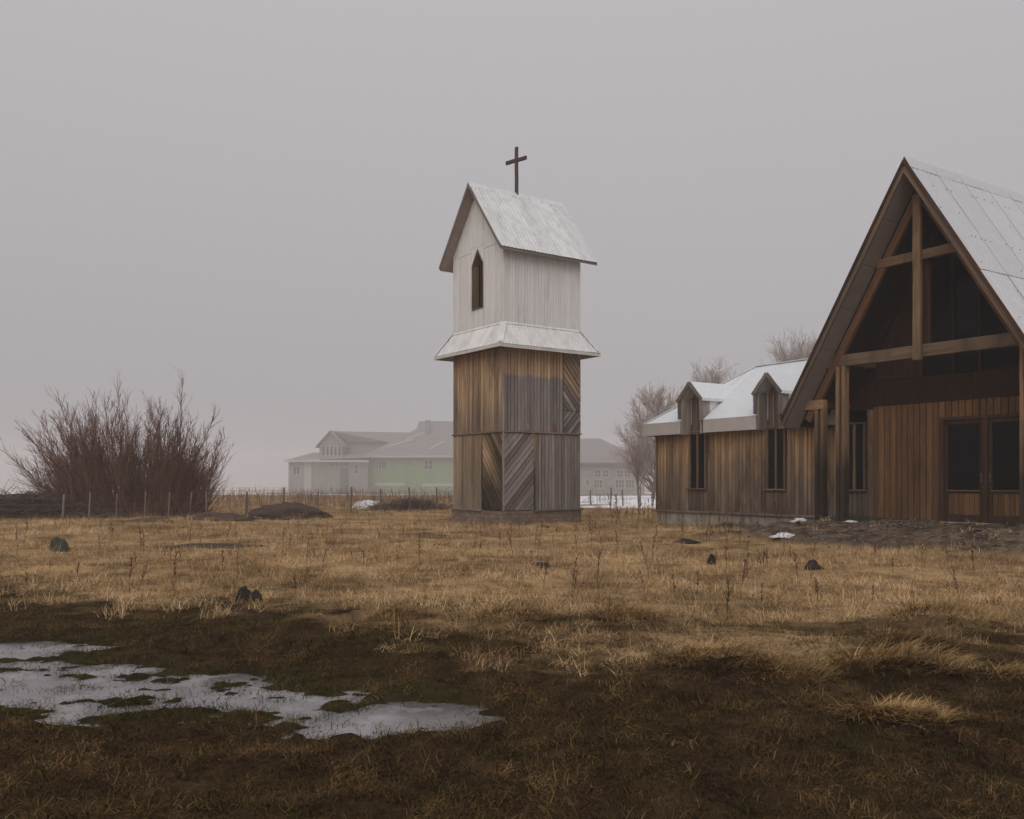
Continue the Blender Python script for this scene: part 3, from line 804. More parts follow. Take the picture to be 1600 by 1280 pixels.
# windows of the wing: tall, two panes, running up into the dormers
def wing_window(a, c_, top):
    f = MB()
    f.box(a, a + .045, -.03, .09, 1.20, top); f.box(c_ - .045, c_, -.03, .09, 1.20, top)
    f.box(a + .045, c_ - .045, -.03, .09, top - .05, top)
    o = f.build('window_frame', M['frame_wood'], ch)
    beam('window_sill', (a - .06, -.035, 1.19), (c_ + .06, -.035, 1.19), .045, .14, M['frame_wood'], o, (0, 0, 1), .005)
    mid = (a + c_) / 2
    MB().box(mid - .03, mid + .03, -.02, .08, 1.215, top - .05).build('mullion', M['frame_wood'], o)
    for p, q_ in ((a + .045, mid - .03), (mid + .03, c_ - .045)):
        MB().box(p, q_, .03, .036, 1.215, top - .05).build('pane', M['glass'], o)
    return o
for w_ in wins: wing_window(*w_, 2.99)
# wing roof: hipped at the free end
OV = .33; S_ = .71; k_ = 2.61
ridge_z = ZFT + k_ * S_
re = 7.7
def hipp(x, y): return (x, y, ZFT + S_ * min(y + OV, x + OV, WD + OV - y))
rw = MB()
A = (-OV, -OV, ZFT); B_ = (re, -OV, ZFT); Cc = (re, -OV + k_, ridge_z); Dd = (-OV + k_, -OV + k_, ridge_z); Ee = (-OV, -OV + 2 * k_, ZFT); Ff = (re, -OV + 2 * k_, ZFT)
dn = Vector((0, 0, -.04))
rw.raw([Vector(p) + dn for p in (A, B_, Cc, Dd, Ee, Ff)], [(4, 0, 3), (5, 4, 3, 2)])
_xs = [-OV, 1.963 - .44, 1.963 + .44, -OV + k_, 5.077 - .42, 5.077 + .42, 7.08, re]          # front slope, left open inside the dormers
for i in range(len(_xs) - 1):
    xa, xb = _xs[i], _xs[i + 1]; m0 = (xa + xb) / 2; y0 = .06 if min(abs(m0 - 1.963), abs(m0 - 5.077)) < .3 or xa > 7.0 else -OV
    if i == 1: xb = _xs[2]
    ta, tb = min(xa, -OV + k_), min(xb, -OV + k_)
    if ta > y0 or tb > y0:
        rw.raw([Vector((xx, yy, ZFT + S_ * (yy + OV))) + dn for xx, yy in ((xa, y0), (xb, y0), (xb, max(tb, y0)), (xa, max(ta, y0)))], [(0, 1, 2, 3)])
wr = rw.build('wing_roof', M['soffit_brown'], ch)
slw = math.hypot(k_, k_ * S_)
dor = [(1.963, .53, 4.58), (5.077, .51, 4.56)]       # centre, half width, peak
up = (0, k_, k_ * S_)
def notch(a):                                        # main roof starts above the dormer where one stands
    x = a - OV
    if x > 7.08: return .45 / k_ * slw
    for cx0, hw, pz in dor:
        if abs(x - cx0) < hw - .06:
            return ((pz - (abs(x - cx0) / hw) * .55 - ZFT) / S_ - .06) / k_ * slw
    return -.02
cuts = [0]
span = re + OV
brk = sorted([7.081 + OV, 7.079 + OV] + [cx0 + s * (hw - .06) + OV for cx0, hw, pz in dor for s in (-1, 0, 1)])
grid_ = sorted(set([round(v, 3) for v in list(np.arange(0, span, .82)) + brk + [span]]))
for i in range(len(grid_) - 1):
    a0, a1 = grid_[i] + .0005, grid_[i + 1] - .0005
    if a1 - a0 < .03: continue
    corr_sheet('roof_sheet', wr, M['wing_roof'], A, (1, 0, 0), up, a0, a1, notch, lambda t: min(slw, t / k_ * slw), .09, .009, .002 * (i % 2))
o_h = Vector(Ee)
for i in range(6):
    Lh = 2 * k_
    corr_sheet('roof_sheet', wr, M['wing_roof'], o_h, (0, -1, 0), (k_, 0, k_ * S_), Lh * i / 6, Lh * (i + 1) / 6, lambda t: -.02, lambda t: min(t, Lh - t) / k_ * slw, .09, .009, .002 * (i % 2))
corr_sheet('roof_sheet', wr, M['wing_roof'], Ff, (-1, 0, 0), (0, -k_, k_ * S_), 0, span, lambda t: -.02, lambda t: min(slw, (span - t) / k_ * slw), .09, .009)
for p0, p1 in ((A, Dd), (Dd, Cc), (Ee, Dd)):
    beam('ridge_cap', Vector(p0) + Vector((0, 0, .01)), Vector(p1) + Vector((0, 0, .01)), .16, .03, M['wing_roof'], wr, (p1[1] - p0[1], p0[0] - p1[0], 0), .012)
# horizontal lap line where upper sheets overlap the lower ones
for xa, xb in ((2.6, 4.5), (5.75, 7.6)):
    yy = 1.25; MB().bar((xa, yy - OV, ZFT + yy * S_ + .013), (xb, yy - OV, ZFT + yy * S_ + .013), .012, .012).build('lap_seam', M['seam'], wr)
# fascia in pieces between the dormers
seg = [(-OV, dor[0][0] - dor[0][1] + .03), (dor[0][0] + dor[0][1] - .03, dor[1][0] - dor[1][1] + .03), (dor[1][0] + dor[1][1] - .03, re)]
for a, c_ in seg:
    MB().box(a, c_, -OV - .012, -OV + .018, ZFB, ZFT).build('fascia_panel', M['fascia'], ch)
    MB().box(a, c_, -OV + .02, .005, ZFB + .02, ZFB + .04).build('soffit', M['soffit_brown'], ch)
MB().box(-OV - .012, -OV + .018, -OV + .02, -OV + 2 * k_, ZFB, ZFT).build('fascia_panel', M['fascia'], ch)
MB().box(-OV + .02, .0, .006, WD, ZFB + .02, ZFB + .04).build('soffit', M['soffit_brown'], ch)
# dormers: hooded boxes standing out to the eave line, open in front, the window deep inside
for cx0, hw, pz in dor:
    zs = pz - .55; yf = -OV - .05
    d_ = MB(); t = .05
    for s in (-1, 1):
        xo = cx0 + s * (hw - .09); xi = xo - s * t
        d_.box(min(xo, xi), max(xo, xi), yf + .02, .02, ZFB - .02, zs)
    dm = d_.build('dormer', M['dormer_panel'], ch)
    # cheeks behind the wall plane down to the roof
    ck = MB()
    for s in (-1, 1):
        xo = cx0 + s * (hw - .09); yend = (zs - ZFT) / S_ - OV
        ck.prism([(xo, .0, 3.2), (xo, yend, zs), (xo, .0, zs)], (0, 0, 0), (-s * t, 0, 0))
    c2 = ck.build('dormer_cheek', M['wing_roof'], dm); fix_normals(c2.data)
    # hood: two thick sloping faces running back into the main roof
    for s in (-1, 1):
        xe = cx0 + s * hw; yb1 = (zs - ZFT) / S_ - OV; yb0 = (pz - ZFT) / S_ - OV
        n2 = Vector((s * .55, 0, hw)).normalized() * .05
        h_ = MB(); V = [Vector((cx0, yf - .06, pz)), Vector((xe, yf - .06, zs)), Vector((xe, yb1, zs)), Vector((cx0, yb0, pz))]
        h_.raw([v for v in V] + [v - Vector((0, 0, .09)) for v in V], [(0, 1, 2, 3), (7, 6, 5, 4), (0, 4, 5, 1), (1, 5, 6, 2), (2, 6, 7, 3), (3, 7, 4, 0)])
        hb = h_.build('dormer_roof', M['wing_roof'], dm); fix_normals(hb.data)
        beam('dormer_bargeboard', (xe + s * .012, yf - .075, zs - .07), (cx0, yf - .075, pz - .045), .12, .03, M['dormer_hood'], dm, (0, 0, 1), .004)
        beam('dormer_side_board', (cx0 + s * (hw - .055), yf - .02, zs - .05), (cx0 + s * (hw - .055), yf - .02, zs - .62 if s < 0 else ZFT - .02), .07, .12, M['dormer_hood'], dm, (1, 0, 0), .004)
    # inside back of the hood above the window head
    MB().prism([(cx0 - hw + .13, .05, 3.02), (cx0 + hw - .13, .05, 3.02), (cx0 + hw - .13, .05, zs - .04), (cx0, .05, pz - .12), (cx0 - hw + .13, .05, zs - .04)], (0, 0, 0), (0, .04, 0)).build('dormer_back', M['dormer_back'], dm)
    for xx in (-.14, .14): beam('dormer_strip', (cx0 + xx, .03, 3.05), (cx0 + xx, .03, zs - .03), .05, .04, M['dormer_hood'], dm, (1, 0, 0), .004)
    beam('dormer_ledge', (cx0 - hw + .15, -.01, 3.01), (cx0 + hw - .15, -.01, 3.01), .045, .12, M['frame_wood'], dm, (0, 0, 1), .004)
    for s in (-1, 1):                                # boards closing between the window and the dormer sides
        a = cx0 + s * (hw - .14); w_ = [w for w in wins if abs((w[0] + w[1]) / 2 - cx0) < .5][0]; b2 = w_[1] if s > 0 else w_[0]
        if abs(a - b2) > .02: MB().box(min(a, b2) + .002, max(a, b2) - .002, .0, .045, 2.9, 3.03).build('dormer_infill', M['frame_wood'], dm)
# nave roof
nr = MB(); tr = .14
def slab(s, y0, y1, top=0.0, th=tr):
    xe = AX + s * HALF
    n = Vector((s * PIT, 0, 1)).normalized()
    V = [Vector((AX, y0, AZ + top)), Vector((xe, y0, EZ + top)), Vector((xe, y1, EZ + top)), Vector((AX, y1, AZ + top))]
    dz = Vector((0, 0, -th * math.hypot(1, PIT)))
    return V + [v + dz for v in V], [(0, 1, 2, 3), (7, 6, 5, 4), (0, 4, 5, 1), (1, 5, 6, 2), (2, 6, 7, 3)]
for s in (-1, 1):
    V, Fc = slab(s, YG + .02, YBK, -.03, .09); nr.raw(V, Fc)
nroof = nr.build('nave_roof', M['interior'], ch); fix_normals(nroof.data)
slope_len = math.hypot(HALF, AZ - EZ)
for s in (-1, 1):
    L_ = YBK - YG; nsh = 12; wsh = L_ / nsh
    o_, ea = ((AX + s * HALF, YG, EZ), (0, 1, 0)) if s > 0 else ((AX + s * HALF, YBK, EZ), (0, -1, 0))
    up = (-s * HALF, 0, AZ - EZ)
    for i in range(nsh):
        for lo_, hi_, lf in ((-.06, slope_len * .52, 0), (slope_len * .52 - .12, slope_len, .012)):
            if s < 0 and lf == 0 and False: continue
            corr_sheet('roof_sheet', nroof, M['nave_roof'], o_, ea, up, wsh * i, wsh * (i + 1) + (.04 if i < nsh - 1 else 0), lambda t, v=lo_: v, lambda t, v=hi_: v, .18, .006, lf + .004 * (i % 2) + .006)
    # standing lap seams
    nn = Vector((s * (AZ - EZ), 0, HALF)).normalized()
    for i in range(1, nsh):
        yy = YG + wsh * i if s > 0 else YBK - wsh * i
        p0 = Vector((AX + s * HALF, yy, EZ)) + nn * .030; p1 = Vector((AX, yy, AZ)) + nn * .030
        MB().bar(p0, p1, .011, .012, (0, 1, 0)).build('lap_seam', M['seam'], nroof)
    if s > 0:                                        # rows of roofing nails
        nm = MB(); upv = Vector(up).normalized()
        for r in np.arange(.5, slope_len - .2, .78):
            for yy in np.arange(YG + .1, YG + 6.5, .18):
                if random.random() < .72: continue
                p = Vector((AX + HALF, yy + random.uniform(-.02, .02), EZ)) + upv * (r + random.uniform(-.04, .04)) + nn * .026
                nm.bar(p, p + nn * .014, .016, .016, (0, 1, 0))
        no = nm.build('roof_nails', M['nail'], nroof); no['kind'] = 'stuff'
MB().raw([(AX - .16, YG - .01, AZ - .16 * PIT + .05), (AX, YG - .01, AZ + .075), (AX + .16, YG - .01, AZ - .16 * PIT + .05), (AX - .16, YBK, AZ - .16 * PIT + .05), (AX, YBK, AZ + .075), (AX + .16, YBK, AZ - .16 * PIT + .05)], [(0, 1, 4, 3), (1, 2, 5, 4)]).build('ridge_cap', M['nave_roof'], nroof)
for s in (-1, 1):
    dvec = Vector((s * HALF, 0, EZ - AZ)).normalized()
    beam('rake_board', Vector((AX + s * HALF, YG, EZ)) + dvec * .03 + Vector((0, 0, -.17)), (AX, YG, AZ - .17), .14, .045, M['rake_church'], nroof, (0, 0, 1), .006)
    beam('rake_trim', Vector((AX + s * HALF, YG - .035, EZ)) + dvec * .03 + Vector((0, 0, -.03)), (AX, YG - .035, AZ - .03), .07, .03, M['frame_dark'], nroof, (0, 0, 1), .004)
    # soffit panels under the overhang, with visible joints
    n = Vector((s * PIT, 0, 1)).normalized(); np_ = 6
    for i in range(np_):
        f0, f1 = i / np_ + .003, (i + 1) / np_ - .002
        q0 = Vector((AX + s * HALF * f0, 0, AZ - (AZ - EZ) * f0)) - Vector((0, 0, .27)); q1 = Vector((AX + s * HALF * f1, 0, AZ - (AZ - EZ) * f1)) - Vector((0, 0, .27))
        V = [q0 + Vector((0, YG + .03, 0)), q1 + Vector((0, YG + .03, 0)), q1 + Vector((0, YT + .02, 0)), q0 + Vector((0, YT + .02, 0))]
        sp = MB().raw(V + [v + Vector((0, 0, .03)) for v in V], [(0, 1, 2, 3), (7, 6, 5, 4), (0, 4, 5, 1), (1, 5, 6, 2), (2, 6, 7, 3), (3, 7, 4, 0)]).build('soffit_panel', M['soffit_panel'], nroof); fix_normals(sp.data)
# porch truss
def rz(x, d): return nz(x) - d
for s in (-1, 1):
    beam('rafter', (AX + s * (HALF - .34), YT, rz(AX + HALF - .34, .62)), (AX, YT, AZ - .62), .20, .12, M['rafter'], ch, (0, 0, 1), .008)
beam('king_post', (AX, YT - .11, 4.24), (AX, YT - .11, AZ - .72), .20, .10, M['timber'], ch, (1, 0, 0), .012)
beam('king_post', (AX + .10, YT + .11, 4.24), (AX + .10, YT + .11, 6.6), .18, .10, M['nave_band'], ch, (1, 0, 0), .012)
beam('tie_beam', (7.72, YT, 4.45), (13.12, YT, 4.45), .29, .115, M['tie'], ch, (0, 0, 1), .014)
beam('collar_beam', (9.30, YT - .03, 6.67), (11.53, YT - .03, 6.67), .22, .11, M['timber'], ch, (0, 0, 1), .012)
def double_post(x, z1, z0=.40):
    g = MB(); g.box(x - .045, x + .045, YT - .05, YT + .05, z0, z1 - .02)
    o = g.build('post_core', M['frame_dark'], ch)
    for dx in (-.085, .085):
        beam('post', (x + dx, YT - .005, z0), (x + dx, YT - .005, z1), .09, .20, M['porch_post'], o, (1, 0, 0), .008)
double_post(8.30, 4.31); double_post(12.86, 4.31, .35); double_post(7.66, 3.28); double_post(13.35, 3.28, .35)
for s in (-1, 1):
    x0 = AX + s * 3.30; x1 = AX + s * 2.62
    beam('bearer', (x0, YT - .02, 3.40), (x1, YT - .02, 3.40), .24, .17, M['porch_post'], ch, (0, 0, 1), .012)
    beam('purlin', (AX + s * 2.88, YT + .12, 3.42), (AX + s * 2.88, -.04, 3.42), .18, .14, M['rafter'], ch, (0, 0, 1), .01)
    beam('plate', (AX + s * 2.12, YT + .07, 4.45), (AX + s * 2.12, -.03, 4.45), .20, .12, M['rafter'], ch, (0, 0, 1), .01)
# gable wall above the door band: dark boarding left, glazing right, posts between
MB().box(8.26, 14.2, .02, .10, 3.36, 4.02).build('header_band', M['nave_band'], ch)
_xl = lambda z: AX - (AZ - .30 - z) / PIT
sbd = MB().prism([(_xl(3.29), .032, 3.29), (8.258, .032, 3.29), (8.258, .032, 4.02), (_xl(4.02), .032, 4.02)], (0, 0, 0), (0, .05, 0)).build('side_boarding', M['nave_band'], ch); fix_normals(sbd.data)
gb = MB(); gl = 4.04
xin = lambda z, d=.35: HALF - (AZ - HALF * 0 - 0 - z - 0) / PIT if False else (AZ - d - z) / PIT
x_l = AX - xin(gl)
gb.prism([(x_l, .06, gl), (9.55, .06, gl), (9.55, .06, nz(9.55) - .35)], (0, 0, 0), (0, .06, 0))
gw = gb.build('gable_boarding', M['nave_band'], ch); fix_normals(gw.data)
for a, c_, in ((9.62, 10.36), (10.44, 11.00), (11.10, AX + xin(gl))):
    pane = MB()
    if c_ <= AX: poly = [(a, gl), (c_, gl), (c_, nz(c_) - .35), (a, nz(a) - .35)]
    elif a >= AX and c_ < 12: poly = [(a, gl), (c_, gl), (c_, nz(c_) - .35), (a, nz(a) - .35)]
    else: poly = [(a, gl), (c_, gl), (a, nz(a) - .35)]
    pane.prism([(x, .07, z) for x, z in poly], (0, 0, 0), (0, .012, 0)); po = pane.build('gable_pane', M['glass'], ch); fix_normals(po.data)
for x in (9.585, 10.40, 11.05):
    beam('gable_mullion', (x, .05, 4.02), (x, .05, nz(x) - .36), .07, .10, M['nave_band'], ch, (1, 0, 0), .006)
beam('gable_rail', (9.62, .03, 4.62), (13.0, .03, 4.62), .06, .08, M['nave_band'], ch, (0, 0, 1), .006)
for s in (-1, 1):                                    # rafter lining the gable wall
    beam('wall_rafter', (AX + s * (HALF - .35), .03, nz(AX + HALF - .35) - .44), (AX, .03, AZ - .44), .16, .10, M['nave_band'], ch, (0, 0, 1), .006)
# doors: two glazed leaves over boarded panels
DX = [(10.20, 11.16), (11.28, 12.24)]
df = MB().box(10.07, 10.20, -.06, .10, ZB - .02, 2.98).box(12.24, 12.40, -.06, .10, ZB - .02, 2.98).box(11.16, 11.28, -.05, .10, ZB - .02, 2.90).box(10.20, 12.24, -.06, .10, 2.90, 2.98)
dfo = df.build('door_frame', M['frame_dark'], ch)
for i, (a, c_) in enumerate(DX):
    d_ = MB(); st = .09
    d_.box(a + .004, a + st, -.012, .04, ZB, 2.895); d_.box(c_ - st, c_ - .004, -.012, .04, ZB, 2.895)
    d_.box(a + st, c_ - st, -.010, .04, 2.80, 2.895); d_.box(a + st, c_ - st, -.010, .04, 1.14, 1.22); d_.box(a + st, c_ - st, -.010, .04, ZB, ZB + .16)
    do = d_.build('door', M['frame_dark'], ch)
    MB().box(a + st, c_ - st, .012, .018, 1.22, 2.80).build('door_glass', M['glass'], do)
    MB().box(a + st, c_ - st, .021, .035, ZB + .16, 1.14).build('door_panel', M['board_dark'], do)
    face_planks(do, M['nave'], (a + st, .02, 0), (1, 0, 0), 0, c_ - a - 2 * st, ZB + .16, 1.14, .13, .018, .008)
    beam('door_rail_lip', (a + st - .03, -.03, 1.215), (c_ - st + .03, -.03, 1.215), .03, .04, M['frame_wood'], do, (0, 0, 1), .004)
    hx_ = c_ - .045 if i == 0 else a + .045
    MB().box(hx_ - .02, hx_ + .02, -.028, -.0125, 1.42, 1.62).box(hx_ - .01, hx_ + .01, -.075, -.03, 1.51, 1.53).build('door_handle', M['nail'], do)
beam('door_step', (10.0, -.22, .42), (12.5, -.22, .42), .08, .30, M['concrete'], ch, (0, 0, 1), .01)
# inside and back, so that nothing is see-through
MB().box(6.95, 13.9, .15, YBK - .1, ZB - .1, ZB).build('floor', M['floor_in'], ch)
MB().prism([(AX - HALF + .1, YBK - .2, ZB), (AX + HALF - .1, YBK - .2, ZB), (AX + HALF - .1, YBK - .2, EZ), (AX, YBK - .2, AZ - .2), (AX - HALF + .1, YBK - .2, EZ)], (0, 0, 0), (0, .1, 0)).box(AX + HALF - .12, AX + HALF - .02, .12, YBK - .2, ZB, EZ + .1).build('back_wall', M['interior'], ch)

# ------------------------------------------------------------------ far houses
def window(parent, x0, x1, z0, z1, y, cols=2, rows=2, mat='far_glass', fr='far_trim'):
    t = .12
    f = MB().box(x0 - t, x1 + t, y - .06, y + .02, z1, z1 + t).box(x0 - t, x1 + t, y - .10, y + .02, z0 - t, z0).box(x0 - t, x0, y - .06, y + .02, z0, z1).box(x1, x1 + t, y - .06, y + .02, z0, z1)
    for i in range(1, cols):
        xm = x0 + (x1 - x0) * i / cols; f.box(xm - .05, xm + .05, y - .055, y + .02, z0, z1)
    for i in range(1, rows):
        zm = z0 + (z1 - z0) * i / rows; f.box(x0, x1, y - .05, y + .02, zm - .04, zm + .04)
    o = f.build('window', M[fr], parent)
    MB().box(x0, x1, y - .03, y - .01, z0, z1).build('pane', M[mat], o)
    return o
def hip_roof(x0, x1, y0, y1, z0, h, left=True, right=True, t=.18):
    k = (y1 - y0) / 2; ym = (y0 + y1) / 2
    a = x0 + (k if left else 0); b_ = x1 - (k if right else 0)
    m_ = MB(); m_.raw([(x0, y0, z0), (x1, y0, z0), (x1, y1, z0), (x0, y1, z0), (a, ym, z0 + h), (b_, ym, z0 + h)], [(0, 1, 5, 4), (1, 2, 5), (2, 3, 4, 5), (3, 0, 4), (3, 2, 1, 0)])
    return m_
HD = 150.0; HP = HD / 1418.0
def px(x): return (x - 800) * HP
def pz_(y): return CAM_Z - (y - 751) * HP
HO = Vector((px(640), HD, 0)); gz = -.77
hs_ = empty('green_house', (HO.x * 2, HO.y * 2, 2 * gz - CAM_Z), R(-4)); hs_.scale = (2, 2, 2)
tag(hs_, 'pale green and grey house with slate roofs standing in the fog', 'house')
def hx2(x): return px(x) - HO.x
def hz2(y): return pz_(y) - gz
GE = hz2(712)
gwl = MB().box(hx2(578), hx2(800), 0, 16, -.6, GE).build('wall', M['green_wall'], hs_)
MB().box(hx2(585), hx2(632), -.12, .0, hz2(759), hz2(754.5)).box(hx2(660), hx2(800), -.12, .0, hz2(760), hz2(755.5)).build('band', M['far_trim'], gwl)
MB().box(hx2(634), hx2(637), -.15, .0, -.5, GE).build('downpipe', M['grey_wall'], gwl)
gwr = hip_roof(hx2(568), hx2(812), -1.0, 17.0, GE, 5.7).build('roof', M['far_roof'], hs_)
MB().box(hx2(570), hx2(810), -1.05, -.93, GE - .35, GE).build('gutter', M['far_trim'], gwr)
rs = 5.7 / 9.0
for xa, xb, y0 in ((600, 640, 1.2), (628, 655, 3.2), (670, 690, .6)):     # pale ribs of old snow along the roof sheets
    p0 = Vector((hx2(xa), y0, GE + (y0 + 1) * rs + .05)); p1 = Vector((hx2(xb), y0 + 2.2, GE + (y0 + 3.2) * rs + .05))
    MB().bar(p0, p1, .35, .10, (0, 1, rs)).build('roof_rib', M['far_trim'], gwr)
chm = MB().box(hx2(657), hx2(663), 5.2, 6.0, GE + 2.5, GE + 5.9).box(hx2(656.3), hx2(663.7), 5.1, 6.1, GE + 5.9, GE + 6.2).build('chimney', M['grey_wall'], gwr)
window(gwl, hx2(591.5), hx2(603.5), hz2(733), hz2(720), 0.0, 3, 1); window(gwl, hx2(663.5), hx2(676.5), hz2(733), hz2(719.5), 0.0, 2, 2)
window(gwl, hx2(715), hx2(728), hz2(733), hz2(719.5), 0.0, 2, 2)
# higher roof with a gablet behind
up_ = MB(); zr = hz2(657); xa, xb = hx2(631), hx2(790)
up_.prism([(xa, 9.0, GE + 3.2), (xa, 20.0, GE + 3.2), (xa, 14.5, zr + .8)], (0, 0, 0), (xb - xa, 0, 0)); uo = up_.build('upper_roof', M['far_roof'], hs_); fix_normals(uo.data)
# grey wing on the left
lw = MB().box(hx2(453), hx2(577.8), -2.0, 9.0, -.6, hz2(722)).build('wing_wall', M['grey_wall'], hs_)
lr = MB(); lr.raw([(hx2(449), -3.0, hz2(720)), (hx2(582), -3.0, hz2(716)), (hx2(582), 6.0, hz2(704)), (hx2(470), 6.0, hz2(705)), (hx2(449), 9.5, hz2(720))], [(0, 1, 2, 3), (0, 3, 4), (4, 3, 2, 1, 0)]); lr.build('wing_roof', M['far_roof'], hs_)
MB().box(hx2(449.5), hx2(582), -3.06, -2.98, hz2(722.5), hz2(719.2)).build('gutter', M['far_trim'], lw)
MB().box(hx2(478), hx2(490), -2.15, -2.0, -.5, hz2(722)).build('pale_panel', M['far_trim'], lw)
window(lw, hx2(461), hx2(470.5), hz2(742), hz2(729), -2.0, 2, 1); window(lw, hx2(558.5), hx2(564), hz2(740), hz2(727), -2.0, 1, 2)
for a in (519, 535): window(lw, hx2(a), hx2(a + 12), hz2(728), hz2(721.5), -2.0, 2, 1, fr='grey_wall')
MB().box(hx2(535), hx2(548), -2.12, -2.0, -.4, hz2(731)).build('door', M['far_dark'], lw)
for x in np.arange(493, 578, 5.0):
    MB().box(hx2(x) - .07, hx2(x) + .07, -2.09, -2.0, -.5, hz2(722.5)).build('cover_strip', M['pale_wall'], lw)
# gabled upper storey
gx0, gx1, gpx = hx2(494), hx2(531), hx2(512.5)
us = MB(); zg0, zg1, zgp = hz2(714), hz2(694.5), hz2(673)
us.prism([(gx0, 1.0, zg0 - 1), (gx1, 1.0, zg0 - 1), (gx1, 1.0, zg1), (gpx, 1.0, zgp), (gx0, 1.0, zg1)], (0, 0, 0), (0, 15, 0)); ugo = us.build('gable_wall', M['grey_wall'], hs_); fix_normals(ugo.data)
us = MB().box(gx1 + .01, hx2(600), 4.0, 12, zg0 - 1, zg1 + .6).build('upper_wall', M['grey_wall'], hs_)
for i in range(5):
    a = gx0 + .5 + i * .68; window(ugo, a, a + .42, hz2(711), hz2(697), 1.0, 1, 1)
for s, xe in ((-1, gx0 - .5), (1, gx1 + .5)):
    r_ = MB(); zz = zg1 - .25
    V = [Vector((gpx, .3, zgp + .15)), Vector((xe, .3, zz)), Vector((xe, 15, zz)), Vector((gpx, 15, zgp + .15))]
    r_.raw(V + [v - Vector((0, 0, .22)) for v in V], [(0, 1, 2, 3), (7, 6, 5, 4), (0, 4, 5, 1), (1, 5, 6, 2), (2, 6, 7, 3), (3, 7, 4, 0)]); ro = r_.build('gable_roof', M['far_roof'], hs_); fix_normals(ro.data)
r_ = MB(); r_.raw([(gpx, 2.5, zgp + .1), (gx1 + .4, 3.4, zg1 + .5), (hx2(603), 3.4, zg1 + .5), (hx2(640), 8, zgp + .1), (gpx, 8, zgp + .1), (gpx, 14, zg1)], [(0, 1, 2, 3), (0, 3, 4), (4, 3, 2, 1, 0)]); r_.build('upper_roof', M['far_roof'], hs_)

# grey house seen between the tower and the church
H2 = 140.0; HP2 = H2 / 1418
G2 = Vector(((950 - 800) * HP2, H2, 0)); gz2 = -.68
h2 = empty('grey_house', (G2.x * 2, G2.y * 2, 2 * gz2 - CAM_Z), R(3)); h2.scale = (2, 2, 2)
tag(h2, 'long grey two-storey house behind the bare tree beside the tower', 'house')
X2 = lambda x: (x - 950) * HP2
Z2 = lambda y: CAM_Z - (y - 751) * HP2 - gz2
w2 = MB().box(X2(860), X2(1008), 0, 12, -.6, Z2(724)).build('wall', M['pale_wall'], h2)
r2 = hip_roof(X2(850), X2(1016), -.8, 12.8, Z2(723), 4.0, False, True).build('roof', M['far_roof'], h2)
MB().box(X2(850), X2(1016), -.86, -.76, Z2(726.5), Z2(723)).build('gutter', M['far_dark'], r2)
for a in (929, 941.5, 964, 976.5, 990): window(w2, X2(a), X2(a + 9), Z2(745), Z2(735), 0.0, 2, 2)
for a in (915.5,): window(w2, X2(a), X2(a + 4.5), Z2(759), Z2(750), 0.0, 1, 1, 'far_dark')
for a in (928, 962, 978): window(w2, X2(a), X2(a + 13), Z2(762), Z2(750), 0.0, 3, 2)

# ------------------------------------------------------------------ branches
def tubes(segs, sides=3):
    """segs (n,8): p0 xyz, r0, p1 xyz, r1 -> verts, quads"""
    S_ = np.asarray(segs, dtype=np.float64); p0, r0, p1, r1 = S_[:, :3], S_[:, 3], S_[:, 4:7], S_[:, 7]
    d = p1 - p0; d /= np.maximum(np.linalg.norm(d, axis=1, keepdims=True), 1e-9)
    a = np.cross(d, np.where(np.abs(d[:, 2:3]) > .9, [[1., 0, 0]], [[0, 0, 1.]])); a /= np.linalg.norm(a, axis=1, keepdims=True); b_ = np.cross(d, a)
    V = []
    for p, r in ((p0, r0), (p1, r1)):
        for k in range(sides):
            t = 2 * math.pi * k / sides
            V.append(p + (a * math.cos(t) + b_ * math.sin(t)) * r[:, None])
    V = np.stack(V, 1); n = len(S_); base = (np.arange(n) * 2 * sides)[:, None]
    F = np.concatenate([base + np.array([[k, (k + 1) % sides, sides + (k + 1) % sides, sides + k]]) for k in range(sides)])
    return V.reshape(-1, 3), F
def tube_obj(name, segs, mat, parent=None, sides=3):
    V, F = tubes(segs, sides); return add(name, npmesh(name, V, F, True), mat, parent)
def perp(d, r):
    v = r.normal(size=3); v -= d * v.dot(d); return v / np.linalg.norm(v)
def limb(p, d, length, r0, r1, n, r, wander=.12, up=.03):
    """a curved limb as segments; returns segs and sample points (p, d, radius, t)"""
    segs = []; pts = []; st = length / n
    for i in range(n):
        d = d + r.normal(size=3) * wander + np.array([0, 0, up]); d = d / np.linalg.norm(d)
        q = p + d * st; ra = r0 + (r1 - r0) * i / n; rb = r0 + (r1 - r0) * (i + 1) / n
        segs.append((*p, ra, *q, rb)); pts.append((q.copy(), d.copy(), rb, (i + 1) / n)); p = q
    return segs, pts

